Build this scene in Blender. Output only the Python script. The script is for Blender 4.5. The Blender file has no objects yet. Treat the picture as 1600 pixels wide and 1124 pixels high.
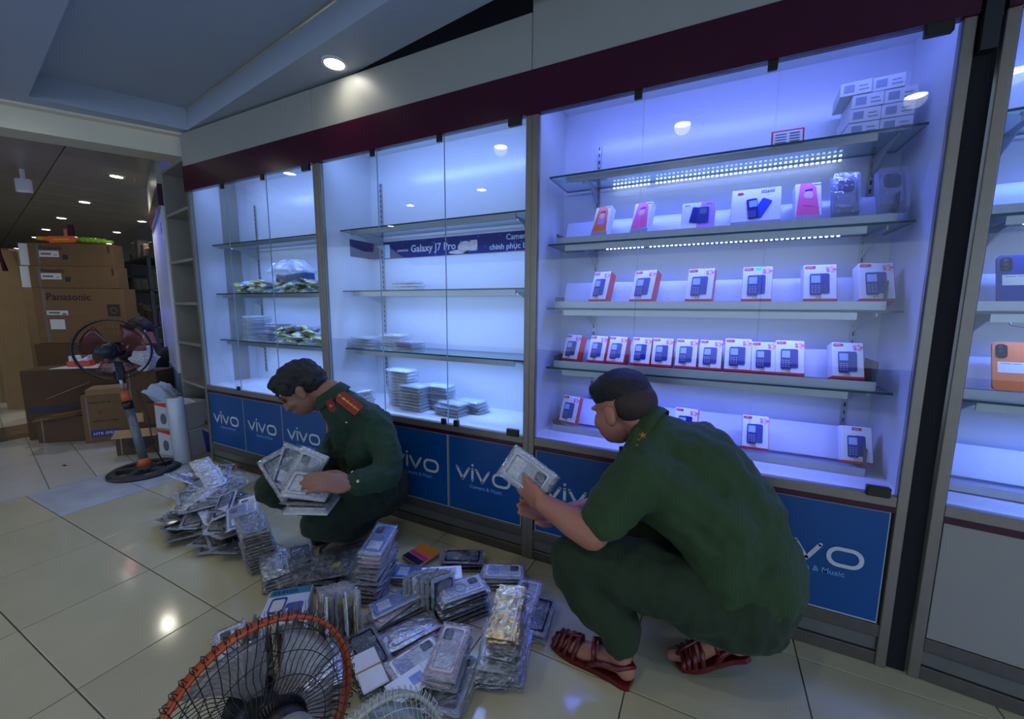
import bpy, bmesh, math, random
from mathutils import Vector, Matrix, Euler
random.seed(7)
sc = bpy.context.scene
COL = sc.collection
PI = math.pi
R = math.radians

# ---------------------------------------------------------------- camera, world, lights, exposure
cam_d = bpy.data.cameras.new('camera'); cam = bpy.data.objects.new('camera', cam_d); COL.objects.link(cam)
cam_d.sensor_fit = 'HORIZONTAL'; cam_d.sensor_width = 36.0
cam_d.lens = 625.64 * 36.0 / 1600.0
cam_d.clip_start = .02; cam_d.clip_end = 100
_r = Vector((.89588, .44425, .00699)); _u = Vector((-.06366, .11277, .99158)); _f = Vector((-.43972, .88878, -.12931))
m = Matrix((( _r.x, _u.x, -_f.x, 0), (_r.y, _u.y, -_f.y, -1.64291), (_r.z, _u.z, -_f.z, 1.2), (0, 0, 0, 1)))
cam.matrix_world = m
sc.camera = cam

world = bpy.data.worlds.new('world'); sc.world = world; world.use_nodes = True
bg = world.node_tree.nodes['Background']
bg.inputs['Color'].default_value = (.36, .47, .68, 1); bg.inputs['Strength'].default_value = 2.3

sc.view_settings.view_transform = 'Standard'
sc.view_settings.look = 'None'
sc.view_settings.gamma = 1.0
sc.view_settings.use_curve_mapping = False
sc.view_settings.exposure = 0.0
sc.cycles.max_bounces = 8; sc.cycles.transparent_max_bounces = 40
sc.cycles.caustics_reflective = False; sc.cycles.caustics_refractive = False
sc.cycles.sample_clamp_indirect = 4.0

def area(name, loc, rot, sx, sy, power, color, parent=None, spread=PI):
    d = bpy.data.lights.new(name, 'AREA'); d.shape = 'RECTANGLE'; d.size = sx; d.size_y = sy
    d.energy = power; d.color = color; d.spread = spread
    o = bpy.data.objects.new(name, d); COL.objects.link(o); o.location = loc; o.rotation_euler = rot
    if parent: o.parent = parent
    return o

# ---------------------------------------------------------------- materials
def lin(c):
    if isinstance(c, str):
        c = c.lstrip('#'); c = [int(c[i:i+2], 16)/255 for i in (0, 2, 4)]
    return tuple(x/12.92 if x <= .04045 else ((x+.055)/1.055)**2.4 for x in c) + (1,)
_mats = {}
def mat(name, col='#808080', rough=.5, metal=0., var=.06, scale=14., bump=0., bscale=60., emis=0., spec=.5, coat=0., rnd=0., noise_rough=0.):
    if name in _mats: return _mats[name]
    m = bpy.data.materials.new(name); m.use_nodes = True; nt = m.node_tree; b = nt.nodes['Principled BSDF']
    c = lin(col)
    b.inputs['Roughness'].default_value = rough; b.inputs['Metallic'].default_value = metal
    b.inputs['Specular IOR Level'].default_value = spec; b.inputs['Coat Weight'].default_value = coat
    tc = nt.nodes.new('ShaderNodeTexCoord')
    nz = nt.nodes.new('ShaderNodeTexNoise'); nz.inputs['Scale'].default_value = scale; nz.inputs['Detail'].default_value = 5
    nt.links.new(tc.outputs['Object'], nz.inputs['Vector'])
    rp = nt.nodes.new('ShaderNodeMapRange')
    rp.inputs['From Min'].default_value = .25; rp.inputs['From Max'].default_value = .75
    rp.inputs['To Min'].default_value = 1-var; rp.inputs['To Max'].default_value = 1+var
    nt.links.new(nz.outputs['Fac'], rp.inputs['Value'])
    mx = nt.nodes.new('ShaderNodeVectorMath'); mx.operation = 'SCALE'; mx.inputs[0].default_value = c[:3]
    last = rp.outputs['Result']
    if rnd:
        oi = nt.nodes.new('ShaderNodeObjectInfo'); r2 = nt.nodes.new('ShaderNodeMapRange')
        r2.inputs['To Min'].default_value = 1-rnd; r2.inputs['To Max'].default_value = 1+rnd
        nt.links.new(oi.outputs['Random'], r2.inputs['Value'])
        mm = nt.nodes.new('ShaderNodeMath'); mm.operation = 'MULTIPLY'
        nt.links.new(last, mm.inputs[0]); nt.links.new(r2.outputs['Result'], mm.inputs[1]); last = mm.outputs[0]
    nt.links.new(last, mx.inputs['Scale'])
    nt.links.new(mx.outputs['Vector'], b.inputs['Base Color'])
    if noise_rough:
        r3 = nt.nodes.new('ShaderNodeMapRange'); r3.inputs['To Min'].default_value = max(0, rough-noise_rough); r3.inputs['To Max'].default_value = rough+noise_rough
        nt.links.new(nz.outputs['Fac'], r3.inputs['Value']); nt.links.new(r3.outputs['Result'], b.inputs['Roughness'])
    if bump:
        n2 = nt.nodes.new('ShaderNodeTexNoise'); n2.inputs['Scale'].default_value = bscale; n2.inputs['Detail'].default_value = 4
        nt.links.new(tc.outputs['Object'], n2.inputs['Vector'])
        bp = nt.nodes.new('ShaderNodeBump'); bp.inputs['Strength'].default_value = bump; bp.inputs["Distance"].default_value = .01
        nt.links.new(n2.outputs['Fac'], bp.inputs['Height']); nt.links.new(bp.outputs['Normal'], b.inputs['Normal'])
    if emis:
        b.inputs['Emission Color'].default_value = c; b.inputs['Emission Strength'].default_value = emis
    _mats[name] = m; return m
def clear(name, tint=(.97, .98, 1), rough=.0, base=.04, edge=.7, haze=0., hazecol=(.8, .82, .85), bump=0., bscale=30.):
    """thin clear sheet: transparent, with gloss that grows towards grazing angles, and a little milky haze"""
    if name in _mats: return _mats[name]
    m = bpy.data.materials.new(name); m.use_nodes = True; nt = m.node_tree; nt.nodes.clear()
    out = nt.nodes.new('ShaderNodeOutputMaterial')
    tr = nt.nodes.new('ShaderNodeBsdfTransparent'); tr.inputs[0].default_value = (*tint, 1)
    gl = nt.nodes.new('ShaderNodeBsdfGlossy'); gl.inputs['Roughness'].default_value = rough; gl.inputs[0].default_value = (1, 1, 1, 1)
    lw = nt.nodes.new('ShaderNodeLayerWeight'); lw.inputs['Blend'].default_value = .5
    pw = nt.nodes.new('ShaderNodeMath'); pw.operation = 'POWER'; pw.inputs[1].default_value = 4
    nt.links.new(lw.outputs['Facing'], pw.inputs[0])
    rp = nt.nodes.new('ShaderNodeMapRange'); rp.inputs['To Min'].default_value = base; rp.inputs['To Max'].default_value = edge
    nt.links.new(pw.outputs[0], rp.inputs['Value'])
    mx = nt.nodes.new('ShaderNodeMixShader')
    nt.links.new(rp.outputs['Result'], mx.inputs[0]); nt.links.new(tr.outputs[0], mx.inputs[1]); nt.links.new(gl.outputs[0], mx.inputs[2])
    last = mx
    if haze:
        df = nt.nodes.new('ShaderNodeBsdfDiffuse'); df.inputs[0].default_value = (*hazecol, 1)
        m2 = nt.nodes.new('ShaderNodeMixShader'); m2.inputs[0].default_value = haze
        nt.links.new(mx.outputs[0], m2.inputs[1]); nt.links.new(df.outputs[0], m2.inputs[2]); last = m2
    if bump:
        tc = nt.nodes.new('ShaderNodeTexCoord')
        n2 = nt.nodes.new('ShaderNodeTexNoise'); n2.inputs['Scale'].default_value = bscale; n2.inputs['Detail'].default_value = 3; n2.inputs['Distortion'].default_value = 1.5
        nt.links.new(tc.outputs['Object'], n2.inputs['Vector'])
        bp = nt.nodes.new('ShaderNodeBump'); bp.inputs['Strength'].default_value = bump; bp.inputs['Distance'].default_value = .02
        nt.links.new(n2.outputs['Fac'], bp.inputs['Height'])
        nt.links.new(bp.outputs['Normal'], gl.inputs['Normal']); nt.links.new(bp.outputs['Normal'], lw.inputs['Normal'])
    nt.links.new(last.outputs[0], out.inputs['Surface'])
    _mats[name] = m; return m
def emit(name, col, strength):
    if name in _mats: return _mats[name]
    m = bpy.data.materials.new(name); m.use_nodes = True; nt = m.node_tree; nt.nodes.clear()
    out = nt.nodes.new('ShaderNodeOutputMaterial'); e = nt.nodes.new('ShaderNodeEmission')
    e.inputs[0].default_value = (*col, 1); e.inputs[1].default_value = strength
    nt.links.new(e.outputs[0], out.inputs[0]); _mats[name] = m; return m

# ---------------------------------------------------------------- mesh helpers
def T(c=(0, 0, 0), r=(0, 0, 0), s=(1, 1, 1)):
    return Matrix.LocRotScale(Vector(c), Euler(r), Vector(s))
def box(bm, c, s, r=(0, 0, 0), bev=0., mi=0, seg=1):
    g = bmesh.ops.create_cube(bm, size=1.0)
    vs = g['verts']
    bmesh.ops.scale(bm, verts=vs, vec=s)
    fs = list({f for v in vs for f in v.link_faces})
    if bev:
        es = list({e for v in vs for e in v.link_edges})
        q = bmesh.ops.bevel(bm, geom=es, offset=bev, segments=seg, affect='EDGES', profile=.7)
        vs = q['verts']; fs = list({f for v in vs for f in v.link_faces})
        vs = list({v for f in fs for v in f.verts})
    for f in fs: f.material_index = mi
    bmesh.ops.transform(bm, verts=vs, matrix=T(c, r))
    return vs
def b2(bm, lo, hi, bev=0., mi=0):
    return box(bm, [(a+b)/2 for a, b in zip(lo, hi)], [abs(b-a) for a, b in zip(lo, hi)], bev=bev, mi=mi)
def cyl(bm, c, r, h, rot=(0, 0, 0), seg=20, r2=None, mi=0, caps=True):
    g = bmesh.ops.create_cone(bm, cap_ends=caps, segments=seg, radius1=r, radius2=r if r2 is None else r2, depth=h)
    vs = g['verts']
    for f in {f for v in vs for f in v.link_faces}: f.material_index = mi
    bmesh.ops.transform(bm, verts=vs, matrix=T(c, rot)); return vs
def ball(bm, c, s, rot=(0, 0, 0), seg=16, mi=0):
    g = bmesh.ops.create_uvsphere(bm, u_segments=seg, v_segments=max(6, seg*2//3), radius=1)
    vs = g['verts']
    if not hasattr(s, '__len__'): s = (s, s, s)
    for f in {f for v in vs for f in v.link_faces}: f.material_index = mi
    bmesh.ops.transform(bm, verts=vs, matrix=T(c, rot, s)); return vs
def tube(bm, pts, r, seg=6, closed=False, mi=0):
    pts = [Vector(p) for p in pts]; n = len(pts); rings = []
    up = Vector((0, 0, 1))
    for i, p in enumerate(pts):
        a = pts[(i-1) % n] if (closed or i > 0) else p; b = pts[(i+1) % n] if (closed or i < n-1) else p
        t = (b-a).normalized()
        x = t.cross(up)
        if x.length < 1e-3: x = t.cross(Vector((1, 0, 0)))
        x.normalize(); y = t.cross(x).normalized()
        rr = r[i] if hasattr(r, '__len__') else r
        rings.append([bm.verts.new(p + (x*math.cos(2*PI*k/seg) + y*math.sin(2*PI*k/seg))*rr) for k in range(seg)])
    for i in range(n if closed else n-1):
        A, B = rings[i], rings[(i+1) % n]
        for k in range(seg):
            f = bm.faces.new((A[k], A[(k+1) % seg], B[(k+1) % seg], B[k])); f.material_index = mi; f.smooth = True
    if not closed:
        for rg in (rings[0], rings[-1]):
            try: f = bm.faces.new(rg); f.material_index = mi
            except ValueError: pass
def prism(bm, outline, z0, z1, mi=0, M=None):
    """closed outline (x, y) extruded in z"""
    lo = [bm.verts.new((x, y, z0)) for x, y in outline]; hi = [bm.verts.new((x, y, z1)) for x, y in outline]
    n = len(outline); fs = [bm.faces.new(lo[::-1]), bm.faces.new(hi)]
    for i in range(n): fs.append(bm.faces.new((lo[i], lo[(i+1) % n], hi[(i+1) % n], hi[i])))
    for f in fs: f.material_index = mi
    if M is not None: bmesh.ops.transform(bm, verts=lo+hi, matrix=M)
    return lo+hi
def rrect(w, h, r, seg=4, cx=0, cy=0):
    o = []
    for qx, qy, a0 in ((1, 1, 0), (-1, 1, 90), (-1, -1, 180), (1, -1, 270)):
        for k in range(seg+1):
            a = R(a0 + 90*k/seg); o.append((cx + qx*(w/2-r) + r*math.cos(a), cy + qy*(h/2-r) + r*math.sin(a)))
    return o
def frame(bm, outer, inner, z0, z1, mi=0, M=None):
    n = len(outer); vs = [[bm.verts.new((x, y, z)) for x, y in o] for o, z in ((outer, z0), (outer, z1), (inner, z1), (inner, z0))]
    for a, b in ((0, 1), (1, 2), (2, 3), (3, 0)):
        for i in range(n):
            f = bm.faces.new((vs[a][i], vs[a][(i+1) % n], vs[b][(i+1) % n], vs[b][i])); f.material_index = mi
    if M is not None: bmesh.ops.transform(bm, verts=[v for r_ in vs for v in r_], matrix=M)
def lathe(bm, prof, seg=24, mi=0, M=None, smooth=True):
    rings = []; allv = []
    for r_, z in prof:
        if r_ < 1e-5: v = [bm.verts.new((0, 0, z))]
        else: v = [bm.verts.new((r_*math.cos(2*PI*k/seg), r_*math.sin(2*PI*k/seg), z)) for k in range(seg)]
        rings.append(v); allv += v
    for A, B in zip(rings, rings[1:]):
        for k in range(seg):
            a, a2, b, b2_ = A[k % len(A)], A[(k+1) % len(A)], B[k % len(B)], B[(k+1) % len(B)]
            q = []
            for v in (a, a2, b2_, b):
                if v not in q: q.append(v)
            if len(q) > 2:
                f = bm.faces.new(q); f.material_index = mi; f.smooth = smooth
    if M is not None: bmesh.ops.transform(bm, verts=allv, matrix=M)
    return allv
def mesh(name, bm, mats, smooth=False):
    bmesh.ops.recalc_face_normals(bm, faces=bm.faces[:])
    me = bpy.data.meshes.new(name); bm.to_mesh(me); bm.free()
    for m_ in (mats if isinstance(mats, (list, tuple)) else [mats]): me.materials.append(m_)
    if smooth:
        for p in me.polygons: p.use_smooth = True
    return me
def obj(name, bm, mats, parent=None, loc=(0, 0, 0), rot=(0, 0, 0), smooth=False, kind=None, label=None):
    me = bm if isinstance(bm, bpy.types.Mesh) else mesh(name, bm, mats, smooth)
    o = bpy.data.objects.new(name, me); COL.objects.link(o); o.location = loc; o.rotation_euler = rot
    if parent is not None: o.parent = parent
    if kind: o['kind'] = kind
    if label: o['label'] = label
    return o
def thing(name, label, cat, loc=(0, 0, 0), rot=(0, 0, 0), group=None):
    o = bpy.data.objects.new(name, None); o.empty_display_size = .05; COL.objects.link(o)
    o.location = loc; o.rotation_euler = rot if hasattr(rot, '__len__') else (0, 0, rot)
    o['label'] = label; o['category'] = cat
    if group: o['group'] = group
    return o
def tag(o, label, cat, group=None, kind=None):
    o['label'] = label; o['category'] = cat
    if group: o['group'] = group
    if kind: o['kind'] = kind
    return o
def dup(src, loc, rot, label=None, group=None, parent=None, mats=None):
    o = src.copy(); COL.objects.link(o)
    def rec(a, b):
        for ch in a.children:
            if ch.name not in COL.objects: continue
            c = ch.copy(); COL.objects.link(c); c.parent = b; c.matrix_parent_inverse = ch.matrix_parent_inverse; rec(ch, c)
    rec(src, o)
    o.location = loc; o.rotation_euler = rot
    if label: o['label'] = label
    if group: o['group'] = group
    return o
def kill(src):
    for ch in list(src.children): kill(ch)
    bpy.data.objects.remove(src)
NB = lambda: bmesh.new()
def text_mesh(s, size, depth=.001, align='LEFT', bold=0.):
    cu = bpy.data.curves.new('lettering', 'FONT'); cu.body = s; cu.size = size; cu.extrude = depth/2
    cu.align_x = align; cu.resolution_u = 2; cu.offset = bold
    o = bpy.data.objects.new('lettering', cu); COL.objects.link(o)
    dg = bpy.context.evaluated_depsgraph_get(); me = bpy.data.meshes.new_from_object(o.evaluated_get(dg))
    bpy.data.objects.remove(o); return me
_tm = {}
def text(s, size, m_, parent, loc, rot=(R(90), 0, 0), name='lettering', align='LEFT', bold=0., depth=.001):
    k = (s, size, align, bold, m_.name)
    if k not in _tm:
        me = text_mesh(s, size, depth, align, bold); me.materials.clear(); me.materials.append(m_); _tm[k] = me
    return obj(name, _tm[k], None, parent, loc, rot)
ORD = ['', 'first', 'second', 'third', 'fourth', 'fifth', 'sixth', 'seventh', 'eighth', 'ninth', 'tenth', 'eleventh', 'twelfth', 'thirteenth',
       'fourteenth', 'fifteenth', 'sixteenth', 'seventeenth', 'eighteenth', 'nineteenth', 'twentieth']

# ---------------------------------------------------------------- palette
M_tile = mat('polished_tile', '#b9b494', .11, var=.05, scale=5, rnd=.04, bump=.012, bscale=9, coat=.0)
M_tile_far = mat('pale_polished_tile', '#c6c6bd', .08, var=.05, scale=5, rnd=.03, bump=.01, bscale=9)
M_marble = mat('bluish_marble', '#b4bcc4', .08, var=.14, scale=7, bump=.01, bscale=9)
M_brownstone = mat('brown_stone', '#6d5f52', .15, var=.15, scale=9)
M_grout = mat('dark_grout', '#5f5c50', .8, var=.15, scale=30)
M_darkinlay = mat('dark_inlay', '#4a443c', .2)
M_paint = mat('ceiling_paint', '#b0bccd', .65, var=.02, scale=2)
M_paint2 = mat('warm_lit_cream_paint', '#e2dcc4', .5, var=.03, scale=3)  # cream raised and warmed: warm light on the beam is put into the colour
M_panelgrey = mat('ceiling_panel_grey', '#a8a298', .35, var=.08, scale=4, rnd=.05)
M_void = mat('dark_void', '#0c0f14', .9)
M_alu = mat('brushed_aluminium', '#8a8378', .38, .6, var=.06, scale=30)
M_alu_d = mat('dull_aluminium', '#5e5a52', .5, .4, var=.15, scale=20)
M_alu_l = mat('light_aluminium', '#aab0b4', .3, .7, var=.05, scale=30)
M_black = mat('black_plastic', '#101012', .4)
M_white = mat('white_laminate', '#d9dde2', .22, var=.02, scale=4)
M_whiteg = mat('white_gloss_back_panel', '#d6dae2', .22, var=.015, scale=3, bump=.004, bscale=3)
M_side = mat('white_side_laminate', '#d3d7df', .5, var=.02, scale=4)
M_headwhite = mat('header_white_board', '#a4a49b', .38, var=.05, scale=5)
M_maroon = mat('maroon_band', '#3f0a22', .22, var=.03, scale=4)
M_blue = mat('blue_poster', '#004a8c', .3, var=.03, scale=5)
M_logo = mat('pale_logo_print', '#c6cfd8', .4, var=.02)
M_logo_f = mat('faint_caption_print', '#6ba3d6', .4, var=.02)
M_glass = clear('door_glass', (.97, .985, .99), 0., .028, .75)
M_glass_s = clear('shelf_glass', (.80, .90, .90), .02, .08, .8, haze=.05, hazecol=(.5, .7, .7))
M_glassedge = mat('green_glass_edge', '#1f4a48', .15, var=.05)
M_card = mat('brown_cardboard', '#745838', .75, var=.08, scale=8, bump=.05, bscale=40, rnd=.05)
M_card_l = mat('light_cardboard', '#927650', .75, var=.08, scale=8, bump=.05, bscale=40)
M_card_d = mat('shaded_cardboard', '#573f27', .8, var=.1, scale=8, bump=.05, bscale=40)  # darker copy of the brown cardboard, with shade put into the colour
M_paperw = mat('white_paper', '#d3d5d6', .6, var=.03)
M_ink = mat('black_ink', '#17171c', .5)
M_red = mat('red_print', '#c81e28', .35, var=.03)
# ---------------------------------------------------------------- floor
u10 = Vector((-math.cos(R(10)), math.sin(R(10)), 0)); v10 = Vector((math.sin(R(10)), math.cos(R(10)), 0))
O2 = Vector((-3.80, -.96, 0))
def F2(s, t): return O2 + u10*s + Vector((0, 1, 0))*t
def skew_tile(name, l, w, mt, gap=.004):
    bm = NB(); a = u10*(l-gap); h = w-gap
    prism(bm, [(0, 0), (0, h), (a.x, a.y+h), (a.x, a.y)][::-1], -.012, 0); return mesh(name, bm, mt)
bm = NB(); b2(bm, (-17, -9, -.06), (4.0, 5.0, -.006))
floor = obj('floor', bm, M_grout, kind='structure')
GX, GY = .513, .39
def tile_mesh(name, w, h, mt):
    bm = NB(); box(bm, (0, 0, -.006), (w-.004, h-.004, .012), bev=.0012); return mesh(name, bm, mt)
tm = tile_mesh('tile', GX, GY, M_tile)
for i in range(-4, 9):
    for j in range(-9, 3):
        x0 = -1.71+GX*i; y0 = -.86+GY*j
        if x0 < -3.4 or (x0 < -1.0 and y0 > .1): continue
        obj('tile', tm, None, floor, (x0+GX/2, y0+GY/2, 0))
# ragged strip of cut tiles up to the shop threshold; one of them is bluish marble
for j in range(-9, 3):
    y0 = -.86+GY*j
    xa = xb = -3.80; x1 = -1.71+GX*-3-.002
    bm = NB(); prism(bm, [(xa+.004, y0+.002), (x1, y0+.002), (x1, y0+GY-.002), (xb+.004, y0+GY-.002)], -.012, 0)
    obj('tile', bm, M_marble if j in (0, 1) else M_tile, floor)
# shop behind: narrow tiles with dark inlays, a brown stone sill, then square tiles
PW, PL = .225, .86
tm2 = skew_tile('tile', PL, PW, M_tile_far)
bm = NB(); box(bm, (0, 0, .0005), (.045, .016, .001), (0, 0, R(45))); inl = mesh('inlay', bm, M_darkinlay)
for k in range(2):
    for j in range(-14, 9):
        t_ = obj('tile', tm2, None, floor, F2(.002+PL*k, .206+PW*j))
        if j % 2 == 0 and -5 < j < 6: obj('inlay', inl, None, t_, (-PL*.55, PL*.1+PW/2, 0), (0, 0, R(-45)))
obj('stone_sill', skew_tile('stone_sill', .655, 6, M_brownstone), None, floor, F2(1.722, -3.0))
tm3 = skew_tile('tile', .6, .6, M_tile_far)
for k in range(14):
    for j in range(-5, 5):
        obj('tile', tm3, None, floor, F2(2.38+.6*k, .1+.6*j))

# ---------------------------------------------------------------- ceiling
ZC = 2.40
def poly_slab(bm, pts, z0, z1, mi=0): prism(bm, pts, z0, z1, mi)
def oy(x): return -.005-.135*(x+1.654)      # outer edge of the soffit
def iy(x): return -.225-.139*(x+1.705)      # far edge of the tray
A_, B_ = (-3.33, 0.0), (-3.66, -.645)
def ny(x): return -.645-.158*(x+3.66)       # near edge of the tray
XR = 3.2
bm = NB()
poly_slab(bm, [A_, (XR, iy(XR)), (XR, oy(XR)), (-3.33, oy(-3.33)), ], ZC, ZC+.3)
poly_slab(bm, [(-3.66, -.645), (-5.9, -4.6), (XR, -4.6), (XR, ny(XR))], ZC, ZC+.3)
poly_slab(bm, [(-5.9, -4.6), (-8, -8), (XR+1, -8), (XR+1, -4.6)], ZC, ZC+.3)
poly_slab(bm, [(-3.33, .35), (-3.33, 0), (-3.66, -.645), (-5.9, -4.6), (-6.1, -4.5), (-3.6, .35)], ZC, ZC+.3)
poly_slab(bm, [(XR, iy(XR)), (XR, ny(XR)), (XR+.6, ny(XR)), (XR+.6, iy(XR))], ZC, ZC+.3)
ceiling = obj('ceiling', bm, M_paint, kind='structure')
bm = NB(); poly_slab(bm, [(-4.7, .5), (-4.7, -1.0), (XR+.3, -2.0), (XR+.3, -.6)], ZC+.14, ZC+.17)
obj('tray_panel', bm, M_paint, ceiling)
# lips of painted board round the tray
bm = NB(); tube(bm, [(A_[0], A_[1], ZC+.135), (XR, iy(XR), ZC+.135)], .006, 4); tube(bm, [(A_[0]-.02, A_[1], ZC+.13), (-3.68, -.66, ZC+.13)], .006, 4)
obj('tray_moulding', bm, M_paint2, ceiling)
# near-black boards: shade of the void above the cabinets put into colour
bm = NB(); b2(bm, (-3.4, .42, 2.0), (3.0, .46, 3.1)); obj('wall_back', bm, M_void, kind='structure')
bm = NB(); b2(bm, (-3.4, -.9, 2.95), (3.2, .46, 3.0)); obj('void_shade_top', bm, M_void, kind='structure')
# beam across the doorway
d = Vector((-.5, -.866, 0)); nrm = Vector((-.866, .5, 0))
a0 = Vector((-3.40, .16, 0)); L = 5.2
def P2(v): return (v.x, v.y)
bm = NB()
prism(bm, [P2(a0), P2(a0+d*L), P2(a0+d*L+nrm*.20), P2(a0+nrm*.20)], 2.255, 2.42)
beam = obj('trim_2', bm, M_paint2, kind='structure')
bm = NB(); prism(bm, [P2(a0-nrm*.06), P2(a0-nrm*.06+d*L), P2(a0+d*L+nrm*.02), P2(a0+nrm*.02)], 2.385, 2.41)
obj('cornice', bm, M_paint2, beam)
# far ceiling: grey boards
ZF = 2.46
def FR(s, t): return Vector((-3.75, .1, 0)) + u10*s + v10*t
bm = NB(); c = FR(7.1, 0); box(bm, (c.x, c.y, ZF+.16), (13.6, 9, .06), (0, 0, R(-10)))
far_ceiling = obj('ceiling', bm, M_void, kind='structure'); far_ceiling.name = 'ceiling_back'
bm = NB(); box(bm, (0, 0, .008), (.594, 1.194, .016), bev=.003); pm = mesh('ceiling_panel', bm, M_panelgrey)
for i in range(20):
    for j in range(-4, 4):
        obj('ceiling_panel', pm, None, far_ceiling, FR(.42+.6*i, .15+1.2*j) + Vector((0, 0, ZF)), (0, 0, R(-10)))
# walls of the far shop
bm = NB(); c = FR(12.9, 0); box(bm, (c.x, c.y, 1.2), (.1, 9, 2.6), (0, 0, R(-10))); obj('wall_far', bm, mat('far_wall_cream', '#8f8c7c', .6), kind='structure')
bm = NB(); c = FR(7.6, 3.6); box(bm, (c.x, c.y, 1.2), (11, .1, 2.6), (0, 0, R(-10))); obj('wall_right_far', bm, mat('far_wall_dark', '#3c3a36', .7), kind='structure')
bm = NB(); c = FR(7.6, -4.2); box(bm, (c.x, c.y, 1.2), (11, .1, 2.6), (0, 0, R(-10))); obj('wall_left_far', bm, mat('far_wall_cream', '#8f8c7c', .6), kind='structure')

# ---------------------------------------------------------------- downlights
M_lamp = emit('lamp_disc', (1., .95, .86), 22)
M_lamprim = mat('lamp_rim', '#dedede', .3)
bm = NB(); frame(bm, [(.062*math.cos(2*PI*k/24), .062*math.sin(2*PI*k/24)) for k in range(24)], [(.048*math.cos(2*PI*k/24), .048*math.sin(2*PI*k/24)) for k in range(24)], -.008, .004); rim_me = mesh('rim', bm, M_lamprim)
bm = NB(); cyl(bm, (0, 0, -.002), .049, .004, seg=24); disc_me = mesh('diffuser', bm, M_lamp)
def downlight(x, y, z, label, group, power=7., col=(1, .93, .82), radius=.05):
    t = thing('downlight', label, 'ceiling light', (x, y, z), 0, group)
    obj('rim', rim_me, None, t); obj('diffuser', disc_me, None, t)
    if power:
        d = bpy.data.lights.new('downlight_glow', 'SPOT'); d.energy = power; d.color = col; d.spot_size = R(150); d.spot_blend = 1; d.shadow_soft_size = radius
        o = bpy.data.objects.new('downlight_glow', d); COL.objects.link(o); o.parent = t; o.location = (0, 0, -.02)
downlight(-1.76, -.10, ZC, 'round lit downlight in the narrow soffit above the white cabinet header', None, 1.5)
downlight(-3.43-.1, -.88, ZC, 'round lit downlight in the lower ceiling just off the tray end', None, 9)
for k, (x, y, w) in enumerate([(-1.50, -1.16, 'first'), (-.25, -1.34, 'second'), (.95, -1.52, 'third'), (-2.2, -2.06, 'fourth'), (-3.3, -2.25, 'fifth'), (-4.4, -3.1, 'sixth')]):
    downlight(x, y, ZC, 'round downlight overhead, %s of those mirrored in the glass' % w, 'downlights overhead', 11)
names_row = [(-5.35, .34, 'nearest of the middle row over the cartons'), (-7.04, .63, 'second of the middle row, beyond the hanging sensor'), (-8.65, .88, 'third of the middle row, above the toy gun'),
             (-10.21, 1.13, 'fourth of the middle row, above the top carton'), (-11.6, 1.36, 'fifth of the middle row, just over the toy gun'), (-13.2, 1.6, 'sixth of the middle row, behind the toy gun'),
             (-7.84, 1.5, 'nearest of the row by the lit showcase'), (-9.41, 1.76, 'second of the row by the lit showcase'), (-11.33, 2.3, 'third of the row by the lit showcase'), (-12.6, 2.5, 'fourth of the row by the lit showcase'),
             (-14.3, 1.75, 'farthest, beside the upright red rod'), (-6.6, -1.1, 'nearest of the row over the walkway'), (-8.3, -.8, 'second of the row over the walkway'), (-10.0, -.5, 'third of the row over the walkway'), (-11.7, -.2, 'fourth of the row over the walkway')]
for k, (x, y, w) in enumerate(names_row):
    downlight(x, y, ZF-.002, 'lit downlight in grey back ceiling, %s' % w, 'downlights of the back shop', 26 if k in (0, 1, 3, 6, 8, 11, 13) else 0, (1, .95, .78))
# hanging motion sensor
t = thing('ceiling_sensor', 'small white box sensor hanging from the grey ceiling by a short stem', 'sensor', (-5.15, .03, 2.10))
t.location = (-5.92, -.139, 2.46)
bm = NB(); cyl(bm, (0, 0, -.05), .018, .1, seg=10); obj('stem', bm, M_white, t)
bm = NB(); box(bm, (0, 0, -.15), (.11, .05, .13), (0, 0, R(40)), bev=.02, seg=2); obj('housing', bm, M_white, t)

# ---------------------------------------------------------------- showcases
M_strip = emit('led_strip_glow', (.55, .75, 1.0), 9)
M_strip_v = emit('led_dot_glow', (.60, .75, 1.0), 9)
def stroke(bm, pts, w, z0=0, z1=.0012, seg=10):
    for a, b in zip(pts, pts[1:]):
        a, b = Vector(a), Vector(b); t = (b-a).normalized(); n = Vector((-t.y, t.x))*w/2
        prism(bm, [tuple(a+n), tuple(a-n), tuple(b-n), tuple(b+n)], z0, z1)
    for p in pts:
        prism(bm, [(p[0]+w/2*math.cos(2*PI*k/seg), p[1]+w/2*math.sin(2*PI*k/seg)) for k in range(seg)], z0, z1)
def logo_mesh():
    bm = NB(); w = .0135
    stroke(bm, [(0, .066), (.036, .007), (.072, .066)], w)          # v
    stroke(bm, [(.094, .007), (.094, .066)], w); 
    prism(bm, [(.094+.0085*math.cos(2*PI*k/4), .088+.0085*math.sin(2*PI*k/4)) for k in range(4)], 0, .0012)
    stroke(bm, [(.116, .066), (.152, .007), (.188, .066)], w)        # v
    frame(bm, rrect(.102, .0725, .034, 6, .258, .0365), rrect(.076, .0465, .022, 6, .258, .0365), 0, .0012)
    return mesh('logo', bm, M_logo)
logo_me = logo_mesh()
bm = NB(); box(bm, (0, -.006, 0), (.028, .014, .03), bev=.002); clip_me = mesh('hinge_clip', bm, mat('dark_metal_clip', '#35332f', .35, .6))
bm = NB(); box(bm, (0, -.008, 0), (.062, .02, .034), bev=.003); hinge_me = mesh('hinge_clip', bm, mat('dark_metal_clip'))

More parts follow.
